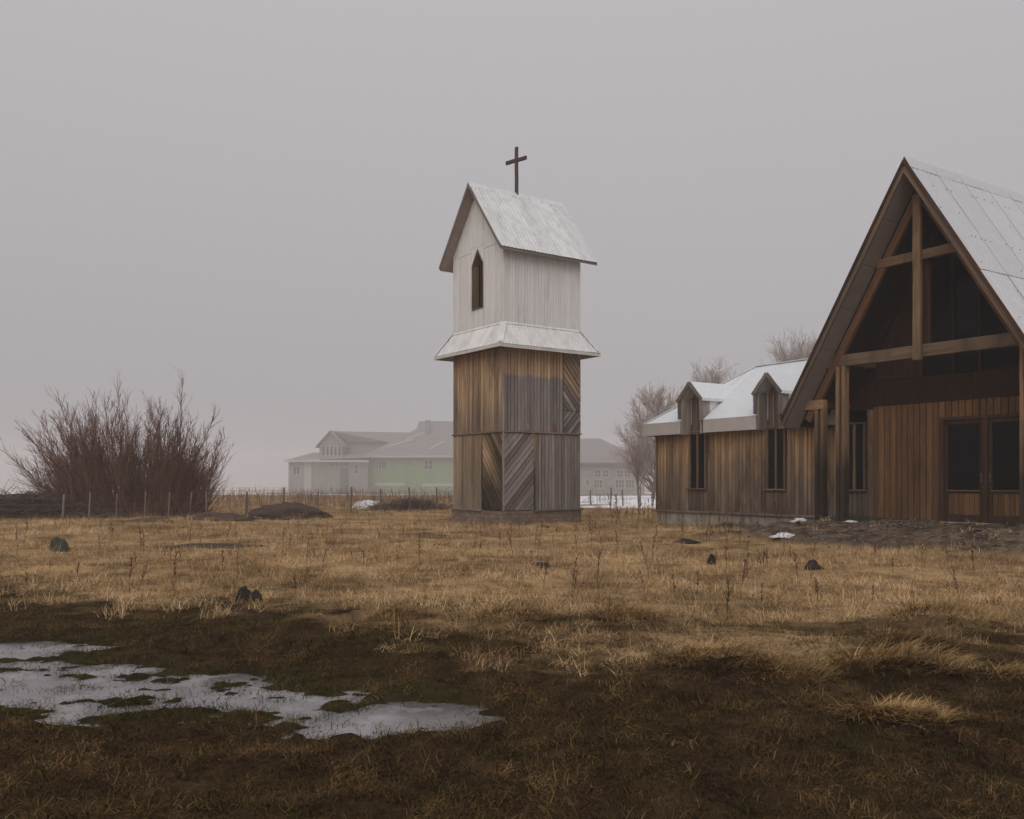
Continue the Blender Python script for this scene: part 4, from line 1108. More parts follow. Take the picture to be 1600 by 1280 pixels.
def willow(loc, label, seed=4):
    r = np.random.default_rng(seed); root = empty('willow_shrub', loc); tag(root, label, 'shrub')
    stems = []; twigs = []
    bases = [(-1.9, 22, 3.2, -.60), (-1.3, 34, 4.5, -.46), (-.6, 30, 4.4, -.30), (.2, 28, 4.5, -.03), (.9, 26, 4.0, .06), (1.5, 26, 4.1, .20), (2.0, 26, 3.4, .27)]
    special = [(-1.4, -.45, 5.2), (-1.1, -.36, 5.0), (-.3, -.13, 5.5), (-.1, -.05, 5.1), (1.5, -.10, 5.3), (1.6, .22, 5.8), (1.8, .40, 4.6), (-.9, -.5, 4.7), (-2.1, -1.1, 4.2), (-2.2, -1.5, 3.4), (.7, .12, 4.8), (.3, -.2, 4.9)]
    jobs = []
    for bx, n, ln, lean in bases:
        for _ in range(int(n * 1.5)):
            jobs.append((bx + r.normal() * .34, r.normal() * .7, ln * r.uniform(.55, 1.08), lean + r.normal() * .20, False))
    for bx, lean, ln in special: jobs.append((bx, r.normal() * .3, ln, lean, True))
    for bx, by, ln, lean, sp in jobs:
        d = np.array([lean, r.normal() * .22, 1.0]); d /= np.linalg.norm(d)
        p = np.array([bx, by, -.1])
        sg, pts = limb(p, d, ln, .030 if sp else .019, .008 if sp else .005, 9, r, .055, .01)
        stems += sg
        nt_ = 34 if sp else 24
        for k in range(nt_):
            i = r.integers(2, 9); q, dd, rad, t = pts[i]
            q = q - dd * (ln / 9) * r.random()
            td = dd + perp(dd, r) * r.uniform(.25, .6) + np.array([0, 0, .12]); td /= np.linalg.norm(td)
            tl = r.uniform(.35, 1.15) * (1.05 - .5 * t) * (1.15 if sp else 1)
            s2, p2 = limb(q, td, tl, .0090, .0042, 3, r, .09, .03); twigs += s2
            for j in range(3):
                q2, d2, _, t2 = p2[r.integers(0, 3)]
                e = d2 + perp(d2, r) * r.uniform(.3, .6) + np.array([0, 0, .08]); e /= np.linalg.norm(e)
                s3, _p = limb(q2, e, tl * r.uniform(.25, .5), .0060, .0030, 2, r, .08, .02); twigs += s3
    # tangle of fine shoots at the foot
    for _ in range(2200):
        bx = r.uniform(-2.7, 2.7); d = np.array([bx * .13 + r.normal() * .35, r.normal() * .4, 1.0]); d /= np.linalg.norm(d)
        s2, _p = limb(np.array([bx + r.normal() * .2, r.normal() * .8, -.1]), d, r.uniform(.7, 2.6), .012, .004, 4, r, .12, .02); twigs += s2
    tube_obj('stems', stems, M['willow_stem'], root); tube_obj('twigs', twigs, M['willow_twig'], root)
    return root
def gpt(x, y): return (x, y, float(gh(np.array([x]), np.array([y]))[0]))
willow(gpt(-15.6, 37.2), 'big bare reddish-brown willow shrub behind the wire fence')

def bare_tree(loc, h, spread, label, seed, trunk_r=.12, nb=34, mats=('tree_bark', 'tree_twig'), low=.18, dens=1.0):
    r = np.random.default_rng(seed); root = empty('bare_tree', loc); tag(root, label, 'tree', 'bare trees behind the church and tower')
    wood_, tw_ = [], []
    sg, pts = limb(np.array([0, 0, -.1]), np.array([0, 0, 1.]), h * .8, trunk_r, trunk_r * .2, 12, r, .05, .05); wood_ += sg
    for k in range(nb):
        i = r.integers(int(12 * low), 12); q, d, rad, t = pts[i]
        a = r.uniform(0, 2 * math.pi); out = np.array([math.cos(a), math.sin(a), 0])
        bd = out * r.uniform(.5, 1.0) * spread + np.array([0, 0, r.uniform(.7, 1.2)]); bd /= np.linalg.norm(bd)
        bl = h * r.uniform(.28, .5) * (1.1 - .55 * t)
        s2, p2 = limb(q, bd, bl, max(.012, rad * .5), .008, 6, r, .08, .05); wood_ += s2
        for j in range(int(11 * dens)):
            q2, d2, _, t2 = p2[r.integers(1, 6)]
            e = d2 + perp(d2, r) * r.uniform(.4, .8) + np.array([0, 0, .15]); e /= np.linalg.norm(e)
            l3 = bl * r.uniform(.2, .42)
            s3, p3 = limb(q2, e, l3, .010, .006, 3, r, .1, .04); tw_ += s3
            for m_ in range(4):
                q3, d3, _, t3 = p3[r.integers(0, 3)]
                e2 = d3 + perp(d3, r) * r.uniform(.4, .8) + np.array([0, 0, .1]); e2 /= np.linalg.norm(e2)
                s4, _p = limb(q3, e2, l3 * r.uniform(.35, .6), .007, .004, 2, r, .1, .02); tw_ += s4
    tube_obj('trunk', wood_, M[mats[0]], root, 5); tube_obj('crown', tw_, M[mats[1]], root)
    return root
for tx0, ty0, th0, sp0, lab, sd, tr0, nb0, lw0, dn0, k0 in (
        (11.7, 75.0, 5.6, 1.35, 'bare tree with tangled branches at the left end of the church wing', 21, .10, 105, .04, 1.8, 1.6),
        (6.95, 49.5, 3.6, .75, 'small slim bare tree standing in the snow beside the grey house', 22, .075, 26, .3, 1.1, 1.0),
        (21.6, 95.0, 7.7, .6, 'small rounded bare treetop above the church wing roof, left of the taller one', 23, .14, 50, .3, 1.6, 1.7),
        (29.2, 95.0, 9.5, .9, 'taller bare treetop beside the church gable above the wing roof', 24, .18, 80, .3, 1.8, 1.7),
        (32.4, 97.0, 9.7, .8, 'bare treetop half hidden behind the sloping church gable', 25, .18, 56, .3, 1.6, 1.7)):
    bare_tree(gpt(tx0, ty0), th0, sp0, lab, sd, tr0, nb0, low=lw0, dens=dn0).scale = (k0, k0, k0)

def brush_pile(name, loc, w, d, h, n, label, mat, seed, length=(.6, 1.8)):
    r = np.random.default_rng(seed); segs = []
    for _ in range(n):
        u_ = r.normal(size=2) * [w / 4, d / 4]; z = h * r.random() * math.exp(-(u_[0] / (w * .45)) ** 2)
        a = r.uniform(0, 2 * math.pi); dv = np.array([math.cos(a), math.sin(a) * .7, r.normal() * .25]); dv /= np.linalg.norm(dv)
        s_, _p = limb(np.array([u_[0], u_[1], z]) - dv * .4, dv, r.uniform(*length), .014, .006, 4, r, .15, 0); segs += s_
    o = tube_obj(name, segs, M[mat]); o.location = loc; tag(o, label, 'brush pile'); return o
brush_pile('brush_pile', gpt(-18.6, 35.2), 6.0, 2.6, .95, 1500, 'low tangle of dead brushwood at the left end of the fence', 'brush', 31)
brush_pile('brush_pile', gpt(-4.95, 44.5), 4.2, 1.6, .5, 800, 'low heap of dead brown brush just left of the tower base', 'brush', 32, (.4, 1.1))

# ------------------------------------------------------------------ fence
fence_pts = [(-18.4, 31.2), (-15.95, 32.2), (-15.2, 32.6), (-14.35, 32.9), (-13.4, 33.1), (-12.65, 33.4), (-12.05, 33.9), (-11.75, 34.9)]
for i in range(1, 15):
    t = i / 14; fence_pts.append((-11.75 + 16.3 * t, 34.9 + 17.6 * t))
fence_pts += [(5.6, 51.5), (6.35, 51.9), (7.2, 50.9), (7.95, 51.2)]
ordw = ['first', 'second', 'third', 'fourth', 'fifth', 'sixth', 'seventh', 'eighth']
tops = []
for i, (x, y) in enumerate(fence_pts):
    z = float(gh(np.array([x]), np.array([y]))[0]); h = random.uniform(.88, 1.04) if i < 8 else random.uniform(.95, 1.2)
    lean = [(-.02, .0), (.06, 0), (.05, 0), (.03, 0), (.03, 0), (.05, .0), (.08, 0), (-.01, 0)][i] if i < 8 else (random.uniform(-.06, .06), random.uniform(-.03, .03))
    r_ = (.042 if i in (1, 7) else .030) if i < 8 else .04
    tops.append((np.array([x, y, z]), lean, h))
    if i == 0 or -.065 < x / y < .068: continue          # outside the picture or hidden by the tower
    V = []; F = []; ns = 7
    for j, (zz, rr) in enumerate(((-.2, 1.1), (.3, 1.0), (h * .7, .95), (h - .02, .9), (h, .7))):
        for k in range(ns):
            a = 2 * math.pi * k / ns; jr = rr * r_ * (1 + .12 * math.sin(3 * a + i + j))
            V.append((math.cos(a) * jr + lean[0] * zz, math.sin(a) * jr + lean[1] * zz, zz))
    for j in range(4):
        for k in range(ns): F.append((j * ns + k, j * ns + (k + 1) % ns, (j + 1) * ns + (k + 1) % ns, (j + 1) * ns + k))
    F.append(tuple(range(4 * ns, 5 * ns)))
    o = add('fence_post', mesh('fence_post', V, F, True), M['post_wood']); o.location = (x, y, z)
    if i < 8: lab = f'{ordw[i - 1]} thin wooden fence post from the left, before the willow shrub'
    elif i < 21: lab = 'thin wooden fence post of the row between the big earth mound and the tower'
    else: lab = f'{ordw[i - 21]} wooden fence post right of the tower, before the snow patch'
    tag(o, lab, 'fence post', 'posts of the wire fence behind the tower')
segs = []
for f in (.22, .42, .62, .85):
    for (a, la, ha), (b_, lb, hb) in zip(tops[:-1], tops[1:]):
        if np.linalg.norm(a - b_) > 4: pass
        p = a + np.array([la[0] * ha * f, la[1] * ha * f - .035, ha * f]); q_ = b_ + np.array([lb[0] * hb * f, lb[1] * hb * f - .035, hb * f])
        m_ = (p + q_) / 2 - np.array([0, 0, .02]); segs += [(*p, .0035, *m_, .0035), (*m_, .0035, *q_, .0035)]
o = tube_obj('fence_wire', segs, M['wire']); tag(o, 'four sagging strands of thin wire strung between the fence posts', 'wire')

# ------------------------------------------------------------------ mounds, clods, snow
def lump(name, loc, rx, ry, rz_, mat, seed, rough=.35, res=(26, 14), sharp=2.5):
    """an irregular dome sitting in the ground"""
    V = []; F = []; nu, nv = res
    for j in range(nv + 1):
        ph = (j / nv) * math.pi / 2
        for i in range(nu):
            t = 2 * math.pi * i / nu; cx0, cy0 = math.cos(t) * math.cos(ph), math.sin(t) * math.cos(ph)
            V.append((cx0, cy0, math.sin(ph)))
    V = np.array(V); k = fbm(V[:, 0] * sharp + seed, V[:, 1] * sharp + V[:, 2] * 2 + seed, 4, seed) - .5
    k2 = fbm(V[:, 0] * 9 + seed, V[:, 1] * 9 + V[:, 2] * 7, 3, seed + 3) - .5
    s = 1 + rough * 2 * k + rough * .6 * k2
    zc = V[:, 2] ** 1.6
    V = np.stack([V[:, 0] * rx * s, V[:, 1] * ry * s, zc * rz_ * s - .06 * rz_], 1)
    for j in range(nv):
        for i in range(nu): F.append((j * nu + i, j * nu + (i + 1) % nu, (j + 1) * nu + (i + 1) % nu, (j + 1) * nu + i))
    me = npmesh(name, V, F, True); o = add(name, me, M[mat]); o.location = loc; return o
def gl_(x, y, dz=0.0): p = gpt(x, y); return (p[0], p[1], p[2] + dz)
tag(lump('dirt_mound', gl_(-8.55, 34.2), 1.7, 1.0, .66, 'mound_soil', 2, .24, (48, 22), 1.8), 'large dark earth mound in the straw left of the tower', 'mound')
tag(lump('dirt_mound', gl_(-10.6, 32.9), 1.3, .7, .24, 'mound_soil', 5, .28, (40, 18), 1.8), 'low dark earth mound beside the fence near the willow shrub', 'mound')
tag(lump('dirt_mound', gl_(-12.2, 30.9), .8, .45, .16, 'mound_soil', 6, .3), 'smallest flat earth mound in straw below the willow shrub', 'mound')
tag(lump('dirt_mound', gl_(-6.8, 20.2), 1.5, .5, .12, 'mound_soil', 9, .35), 'flat worn patch of bare earth in the straw on the left', 'mound')
tag(lump('dirt_mound', gl_(-2.55, 24.4), 1.1, .5, .08, 'mound_soil', 12, .35), 'flat dark patch of earth in the straw before the tower', 'mound')
for x, y, rx, rz_, mt, lab, sd in ((-3.32, 11.25, .12, .13, 'dung', 'shiny black twin lump of dung where straw meets dark turf', 3), (-9.3, 18.6, .20, .26, 'moss_green', 'mossy dark stone in the straw on the far left', 4),
        (3.55, 16.1, .09, .16, 'dung', 'small upright black clod in the straw before the church wing', 7), (4.95, 14.9, .14, .14, 'dung', 'dark clod with a flat tail before the church bank', 8),
        (.48, 15.3, .19, .07, 'dung', 'flat greenish black clod in the middle of the straw', 10), (4.0, 20.7, .30, .09, 'dung', 'long low dark clod below the wing foundation', 11),
        (.95, 27.2, .17, .08, 'dung', 'small dark clod in the grass close to the tower foundation', 13)):
    tag(lump('dung_clod' if mt == 'dung' else 'stone', gl_(x, y, .02), rx, rx * .75, rz_, mt, sd, .5, (18, 9), 2.2), lab, 'clod' if mt == 'dung' else 'stone', 'dark clods in the field' if mt == 'dung' else None)
tag(lump('dung_clod', gl_(-3.17, 11.2, .01), .10, .09, .12, 'dung', 33, .5, (16, 8)), 'right half of the black dung pair where straw meets turf', 'clod', 'dark clods in the field')
tag(lump('snow_patch', gl_(6.30, 20.9, .0), .36, .14, .10, 'snow', 14, .4), 'long remnant of white snow at the foot of the church bank', 'snow', 'snow remnants')
tag(lump('snow_patch', gl_(7.25, 22.9, .0), .25, .15, .10, 'snow', 15, .4), 'small round remnant of white snow below the outer porch post', 'snow', 'snow remnants')
tag(lump('snow_patch', gl_(-7.7, 48.5, .0), 1.1, .7, .40, 'snow', 16, .35), 'heap of old snow among dead weeds before the green house', 'snow', 'snow remnants')
tag(lump('snow_patch', gl_(8.45, 22.75, .0), .22, .13, .06, 'snow', 17, .4), 'thin sliver of snow beside the inner porch post', 'snow', 'snow remnants')
for k, (x, y, s_) in enumerate(((9.6, 20.7, .17), (10.4, 18.4, .2), (8.6, 19.6, .14), (11.2, 20.9, .16))):
    tag(lump('stone', gl_(x, y, -.02), s_, s_ * .7, s_ * .8, 'dark_soil', 40 + k, .5, (16, 8)), ['dark stone left of the doors on the church bank', 'largest dark stone low on the church bank at the right edge', 'small dark stone on the left of the church bank', 'dark stone in front of the church doors'][k], 'stone', 'stones on the church bank')

# ------------------------------------------------------------------ grass and weeds
def clump_mesh(name, n, rad, h, hv, bend, width, seed, mat, lie=.0, segs=3, head=False):
    r = np.random.default_rng(seed); V = []; F3 = []; T = []
    for b_ in range(n):
        a = r.uniform(0, 2 * math.pi); rr = rad * math.sqrt(r.random()); p = np.array([math.cos(a) * rr, math.sin(a) * rr, -.015])
        ht = h * r.uniform(1 - hv, 1 + hv); az = r.uniform(0, 2 * math.pi); out = np.array([math.cos(az), math.sin(az), 0.])
        tilt = lie + r.random() * bend; side = np.array([-out[1], out[0], 0]) * width * r.uniform(.6, 1.3)
        tone = r.random(); i0 = len(V); th = tilt * .35
        for s in range(segs):
            w = 1 - .75 * s / segs
            V += [p - side * w / 2, p + side * w / 2]; T += [tone] * 2
            th += tilt / segs * 1.0
            p = p + (out * math.sin(th) + np.array([0, 0, math.cos(th)])) * ht / segs
        V.append(p); T.append(tone)
        for s in range(segs - 1):
            a0 = i0 + 2 * s; F3 += [(a0, a0 + 1, a0 + 3), (a0, a0 + 3, a0 + 2)]
        a0 = i0 + 2 * (segs - 1); F3.append((a0, a0 + 1, a0 + 2))
    me = npmesh(name, np.array(V), np.array(F3)); at = me.attributes.new('tone', 'FLOAT', 'POINT'); at.data.foreach_set('value', np.array(T, dtype=np.float32))
    me.materials.append(mat); return me

def stalk_mesh(name, h, seed, mat):
    r = np.random.default_rng(seed); segs = []
    s_, pts = limb(np.array([0, 0, -.05]), np.array([r.normal() * .05, r.normal() * .05, 1.]), h, .0050, .0028, 6, r, .06, .02); segs += s_
    for k in range(int(12 + h * 14)):
        i = r.integers(3, 6); q, d, _, t = pts[i]; q = q - d * (h / 6) * r.random()
        e = d * .8 + perp(d, r) * .5; e /= np.linalg.norm(e); segs.append((*q, .003, *(q + e * r.uniform(.02, .05)), .0055))
    for k in range(3):
        q, d, _, t = pts[r.integers(1, 4)]; e = d + perp(d, r) * .5; e /= np.linalg.norm(e); s2, _p = limb(q, e, h * .3, .004, .003, 2, r, .1, .02); segs += s2
    V, F = tubes(segs, 3); me = npmesh(name, V, F); at = me.attributes.new('tone', 'FLOAT', 'POINT'); at.data.foreach_set('value', np.full(len(V), r.random(), dtype=np.float32)); me.materials.append(mat); return me

def scatter(name, P_, rot, scl, idx_, meshes, label, cat):
    col = bpy.data.collections.new(name + '_source')
    for i, me in enumerate(meshes):
        col.objects.link(bpy.data.objects.new(f'{name}_source_{i:02d}', me))
    me = bpy.data.meshes.new(name); n = len(P_); me.vertices.add(n); me.vertices.foreach_set('co', np.asarray(P_, dtype=np.float32).ravel())
    a = me.attributes.new('rot', 'FLOAT_VECTOR', 'POINT'); a.data.foreach_set('vector', np.asarray(rot, dtype=np.float32).ravel())
    a = me.attributes.new('scl', 'FLOAT_VECTOR', 'POINT'); a.data.foreach_set('vector', np.asarray(scl, dtype=np.float32).ravel())
    a = me.attributes.new('pick', 'INT', 'POINT'); a.data.foreach_set('value', np.asarray(idx_, dtype=np.int32))
    me.update()
    o = bpy.data.objects.new(name, me); C.objects.link(o); tag(o, label, cat, kind='stuff')
    ng = bpy.data.node_groups.new(name, 'GeometryNodeTree')
    ng.interface.new_socket('Geometry', in_out='INPUT', socket_type='NodeSocketGeometry'); ng.interface.new_socket('Geometry', in_out='OUTPUT', socket_type='NodeSocketGeometry')
    gi = ng.nodes.new('NodeGroupInput'); go = ng.nodes.new('NodeGroupOutput'); ip = ng.nodes.new('GeometryNodeInstanceOnPoints'); ci = ng.nodes.new('GeometryNodeCollectionInfo')
    ci.inputs['Collection'].default_value = col; ci.inputs['Separate Children'].default_value = True; ci.inputs['Reset Children'].default_value = True
    def na(nm, dt):
        q_ = ng.nodes.new('GeometryNodeInputNamedAttribute'); q_.data_type = dt; q_.inputs['Name'].default_value = nm
        return [s for s in q_.outputs if s.enabled and s.name == 'Attribute'][0]
    ng.links.new(gi.outputs[0], ip.inputs['Points']); ng.links.new(ci.outputs[0], ip.inputs['Instance']); ip.inputs['Pick Instance'].default_value = True
    ng.links.new(na('pick', 'INT'), ip.inputs['Instance Index'])
    e2r = ng.nodes.new('FunctionNodeEulerToRotation'); ng.links.new(na('rot', 'FLOAT_VECTOR'), e2r.inputs[0]); ng.links.new(e2r.outputs[0], ip.inputs['Rotation'])
    ng.links.new(na('scl', 'FLOAT_VECTOR'), ip.inputs['Scale']); ng.links.new(ip.outputs[0], go.inputs[0])
    md = o.modifiers.new('instances', 'NODES'); md.node_group = ng
    return o

def in_tower(x, y, m_=.08):
    dx, dy = x - T_O[0], y - T_O[1]; a = dx * tx_[0] + dy * tx_[1]; b_ = dx * ty_[0] + dy * ty_[1]
    return (np.abs(a) < hx + m_) & (np.abs(b_) < hy + m_)
def in_church(x, y, m_=.1):
    a, b_ = church_local(x, y); return (a > -m_) & (a < 16) & (b_ > -m_)
def spots(n, y0, y1, power=1.0, half=.64, extra=1.5):
    y = y0 + (y1 - y0) * rng.random(n) ** power; x = (rng.random(n) * 2 - 1) * (y * half + extra); return x, y
def area_spots(dens, y0, y1, half=.64, extra=1.5):
    n = int(dens * (y1 - y0) * ((y0 + y1) * half + 2 * extra))
    w0, w1 = y0 * half + extra, y1 * half + extra
    y = y0 + (y1 - y0) * rng.random(n * 2); keep_ = rng.random(n * 2) < (y * half + extra) / w1
    y = y[keep_][:n]; x = (rng.random(len(y)) * 2 - 1) * (y * half + extra); return x, y
def compose(x, y, s, nvar, tiltamt=.12, hv=(.7, 1.3)):
    z = gh(x, y); n = len(x); rot = np.stack([rng.normal(size=n) * tiltamt, rng.normal(size=n) * tiltamt, rng.random(n) * 6.283], 1)
    sc_ = np.stack([s, s, s * rng.uniform(*hv, n)], 1); return np.stack([x, y, z], 1), rot, sc_, rng.integers(0, nvar, n)

# straw of the field
straw_meshes = [clump_mesh(f'straw_{i}', 38, .18, .165, .6, 1.5, .0080, 100 + i, M['straw'], .45, 4) for i in range(7)]
xs, ys = [], []
for dens, a, c_ in ((34, 6.0, 12), (26, 12, 18), (14, 18, 28), (7, 28, 42), (3.5, 42, 60)):
    x, y = area_spots(dens, a, c_); xs.append(x); ys.append(y)
x = np.concatenate(xs); y = np.concatenate(ys)
sm = straw_mask(x, y); dn_ = .6 * fbm(x * .35, y * .7, 4, 40) + .4 * fbm(x * 1.5, y * 2.0, 3, 41); dm_ = dirt_mask(x, y)
k = (rng.random(len(x)) < sm * np.clip(.22 + sstep(.34, .56, dn_), .22, 1)) & ~in_tower(x, y) & ~in_church(x, y) & (rng.random(len(x)) > dm_ * np.where(fbm(x * .8, y * 1.2, 3, 77) > .52, .80, 1.05)) & (snow_haze_mask(x, y) < .4)
x, y = x[k], y[k]; dn_ = dn_[k]
scl = rng.uniform(.45, 1.0, len(x)) * (.55 + .9 * dn_) * np.interp(y, [6, 12, 30, 60], [.75, .95, 1.25, 1.7])
P_, rot, sc_, pk = compose(x, y, scl, 7, .16)
for mx, my, rx, ry, rz_ in ((-8.55, 34.2, 1.7, 1.0, .66), (-10.6, 32.9, 1.3, .7, .24)):
    d2 = ((P_[:, 0] - mx) / rx) ** 2 + ((P_[:, 1] - my) / ry) ** 2
    P_[:, 2] += np.where((d2 < 1) & (d2 > .25), rz_ * .8 * np.clip(1 - d2, 0, 1) ** .8, 0)
scatter('straw_grass', P_, rot, sc_, pk, straw_meshes, 'pale dry straw grass covering the field', 'grass')
# dark turf in the foreground
turf_meshes = [clump_mesh(f'turf_{i}', 44, .12, .052, .7, 1.6, .0046, 200 + i, M['turf'], .75, 3) for i in range(6)] + [clump_mesh(f'turfg_{i}', 44, .12, .042, .7, 1.5, .0046, 230 + i, M['turf_green'], .6, 3) for i in range(3)]
xs, ys = [], []
for dens, a, c_ in ((300, 3.4, 6), (200, 6, 9), (90, 9, 13), (20, 13, 22)):
    x, y = area_spots(dens, a, c_, .62, .6); xs.append(x); ys.append(y)
x = np.concatenate(xs); y = np.concatenate(ys); z = gh(x, y)
w_ = wet(x, y); und = (w_ > .02) & (z < ICE_Z + .004)
k = (~und | (rng.random(len(x)) < .02 + .60 * (w_ < .90) * sstep(.38, .58, fbm(x * 2.2, y * 3.5, 3, 71)))) & (rng.random(len(x)) > straw_mask(x, y) * .75) & (dirt_mask(x, y) < .5)
x, y, w_ = x[k], y[k], w_[k]
P_, rot, sc_, pk = compose(x, y, rng.uniform(.6, 1.25, len(x)), 6, .2)
gn = (rng.random(len(x)) < .24 + .5 * sstep(.0, .25, w_) + .45 * sstep(.52, .66, fbm(x * .8, y * .8, 3, 44)))
pk = np.where(gn, rng.integers(6, 9, len(x)), pk)
scatter('foreground_turf', P_, rot, sc_, pk, turf_meshes, 'short dark brown and olive turf in the foreground', 'grass')
# longer loose dead blades over the turf
loose = [clump_mesh(f'loose_{i}', 14, .15, .085, .6, 2.0, .0036, 260 + i, M['loose'], .6, 4) for i in range(5)]
x, y = area_spots(18, 3.5, 10, .62, .6)
k = (wet(x, y) < .1) & (fbm(x * .6, y * .6, 3, 46) > .45); x, y = x[k], y[k]
scatter('loose_straw', *compose(x, y, rng.uniform(.6, 1.3, len(x)), 5, .2), loose, 'scattered dead blades lying over the dark turf', 'grass')

# tussocks: countable, each its own thing
tus = [(4.35, 9.15, .62, 'pale straw tussock at the upper right between the dark hollows'), (2.72, 6.45, .52, 'combed over golden tussock lying low on the right'), (1.50, 6.55, .44, 'ridge of pale grass left of the golden tussock'),
       (1.95, 6.35, .36, 'short pale tuft at the right end of the grass ridge'), (2.2, 5.2, .32, 'dim brown tussock lowest on the right side'), (0.05, 9.25, .46, 'bright straw tussock on the edge of the dark turf, middle of the field'),
       (1.2, 9.35, .42, 'bright straw tussock just right of the middle one'), (-1.15, 9.5, .40, 'bright straw tussock left of the middle one'), (3.45, 7.85, .45, 'rusty straw tussock above the golden one on the right'), (3.65, 6.6, .38, 'straw tussock at the right edge of the picture')]
for i, (x, y, s_, lab) in enumerate(tus):
    r = np.random.default_rng(300 + i); V = []; F3 = []; T = []
    nb_ = 900
    for b_ in range(nb_):
        a = r.uniform(0, 6.283); rr = math.sqrt(r.random()); bx, by = math.cos(a) * rr * s_ * .95, math.sin(a) * rr * s_ * .5
        zb = float(.10 * (1 - rr ** 2)) * s_ / .5; az = r.normal() * .7 + (.0 if i % 2 else 3.0) * .0 + math.atan2(by - .3 * s_, bx + .45 * s_)
        out = np.array([math.cos(az), math.sin(az), 0]); side = np.array([-out[1], out[0], 0]) * 0.0050 * r.uniform(.7, 1.3); p = np.array([bx, by, zb - .03]); th = r.uniform(.75, 1.25); ln = s_ * r.uniform(.22, .60); i0 = len(V); tone = r.random()
        for s in range(4):
            V += [p - side * (1 - s * .2) / 2, p + side * (1 - s * .2) / 2]; T += [tone] * 2
            p = p + (out * math.sin(th) + np.array([0, 0, math.cos(th)])) * ln / 4; th += r.uniform(.02, .30)
        V.append(p); T.append(tone)
        for s in range(3):
            a0 = i0 + 2 * s; F3 += [(a0, a0 + 1, a0 + 3), (a0, a0 + 3, a0 + 2)]
        F3.append((i0 + 6, i0 + 7, i0 + 8))
    me = npmesh('grass_tussock', np.array(V), np.array(F3)); at = me.attributes.new('tone', 'FLOAT', 'POINT'); at.data.foreach_set('value', np.array(T, dtype=np.float32))
    o = add('grass_tussock', me, M['tussock']); o.location = gl_(x, y); tag(o, lab, 'tussock', 'tussocks of dead grass')

# dead weed stalks: the nearer ones one by one
st_meshes = [stalk_mesh(f'weed_stalk_{i}', .38 + .09 * i, 400 + i, M['weed']) for i in range(5)]
x, y = area_spots(1.1, 9.5, 27, .56, 0)
k = (straw_mask(x, y) > .5) & ~in_tower(x, y, .3) & ~in_church(x, y, .4) & (dirt_mask(x, y) < .3); x, y = x[k], y[k]
sel = rng.permutation(len(x))[:150]
for j in sel:
    o = bpy.data.objects.new('weed_stalk', st_meshes[int(rng.integers(0, 5))]); C.objects.link(o)
    o.location = gl_(float(x[j]), float(y[j])); o.rotation_euler = (rng.normal() * .06, rng.normal() * .06, rng.random() * 6.28); s_ = float(rng.uniform(.7, 1.15)); o.scale = (s_, s_, s_ * float(rng.uniform(.6, 1.0)))
    tag(o, 'thin dead brown weed stalk standing up out of the straw grass', 'weed', 'dead weed stalks in the field')
# thicket of dead weeds along the fence and before the houses
far_st = [stalk_mesh(f'far_stalk_{i}', .75 + .12 * i, 430 + i, M['weed_far']) for i in range(4)]
n = 3400; t = rng.random(n)
y = 37 + 40 * rng.random(n) ** 1.2; x = (-.36 + .31 * rng.random(n)) * y + rng.normal(size=n) * .5
x2 = (.075 + .30 * rng.random(900)); y2 = 50 + 6 * rng.random(900); x = np.concatenate([x, x2 * y2]); y = np.concatenate([y, y2])
k = (fbm(x * .3, y * .3, 3, 50) > .42) & ((y - 34.9) > (x + 11.75) * 1.08 - .3) | (y > 60); x, y = x[k], y[k]
scatter('dead_weed_thicket', *compose(x, y, rng.uniform(.35, .95, len(x)), 4, .08), far_st, 'thicket of reddish brown dead weeds along the fence and houses', 'weeds')
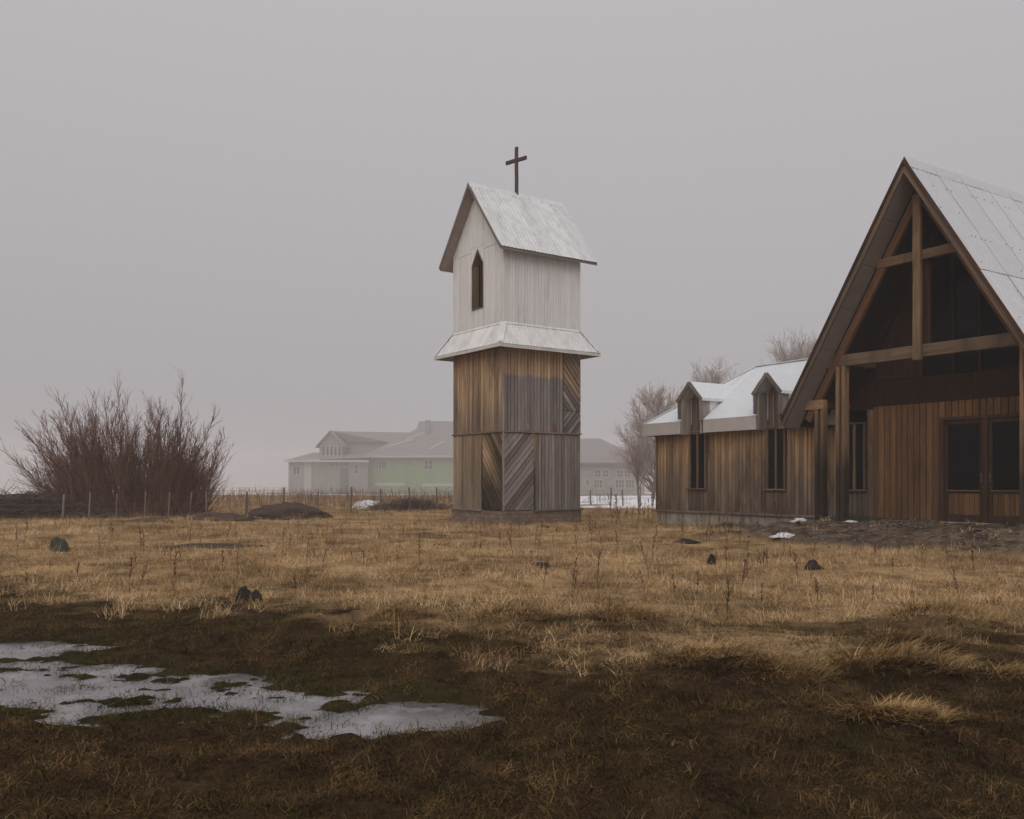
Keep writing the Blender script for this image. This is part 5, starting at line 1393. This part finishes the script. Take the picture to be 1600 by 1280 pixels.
# weeds and green moss along the wing foundation
gm = [clump_mesh(f'wall_weed_{i}', 40, .16, .16, .5, 1.2, .006, 460 + i, M['moss_green'], .2, 3) for i in range(3)]
n = 260; xl = rng.uniform(3.2, 8.4, n); yl = -.12 - .8 * rng.random(n) ** 1.5
x = C_O[0] + cx_[0] * xl + cy_[0] * yl; y = C_O[1] + cx_[1] * xl + cy_[1] * yl
scatter('wall_weeds', *compose(x, y, rng.uniform(.6, 1.3, n), 3), gm, 'grey green weeds growing along the church wing foundation', 'weeds')
n = 60; xl = rng.uniform(.2, 6.5, n); yl = -.3 - 2.6 * rng.random(n)
for j in range(n):
    o = bpy.data.objects.new('weed_stalk', st_meshes[int(rng.integers(2, 5))]); C.objects.link(o); px_, py_ = C_O + cx_ * xl[j] + cy_ * yl[j]
    o.location = gl_(float(px_), float(py_)); o.rotation_euler = (rng.normal() * .06, rng.normal() * .06, rng.random() * 6.28); s_ = float(rng.uniform(.8, 1.6)); o.scale = (s_, s_, s_)
    tag(o, 'tall dead brown weed stalk in front of the church wing foundation', 'weed', 'dead weed stalks before the church wing')
# rubble on the bank
pm = []
for i in range(4):
    o = lump(f'pb{i}', (0, 0, 0), .05, .04, .035, 'pebble', 60 + i, .5, (7, 4)); me = o.data; bpy.data.objects.remove(o); pm.append(me)
n = 2600; xl = rng.uniform(5.5, 15.5, n); yl = rng.uniform(-5.4, -.2, n); x = C_O[0] + cx_[0] * xl + cy_[0] * yl; y = C_O[1] + cx_[1] * xl + cy_[1] * yl
k = rng.random(n) < dirt_mask(x, y) * sstep(.35, .6, fbm(x, y, 3, 55)); x, y = x[k], y[k]
scatter('bank_rubble', *compose(x, y, rng.lognormal(-.65, .5, len(x)), 4, .3), pm, 'stones and rubble strewn over the earth bank at the church', 'rubble')

# ------------------------------------------------------------------ fog
hz = MB().box(-650, 650, -45, 650, -4.6, 20.5)
m = bpy.data.materials.new('haze'); m.use_nodes = True; nt = m.node_tree; nt.nodes.clear()
out = nt.nodes.new('ShaderNodeOutputMaterial'); pv = nt.nodes.new('ShaderNodeVolumePrincipled')
pv.inputs['Color'].default_value = (.985, .955, .96, 1); pv.inputs['Density'].default_value = FOG; pv.inputs['Anisotropy'].default_value = .0
nt.links.new(pv.outputs[0], out.inputs['Volume'])
haze = hz.build('haze', m); tag(haze, 'pale even fog filling the air over the field', 'fog', kind='stuff')
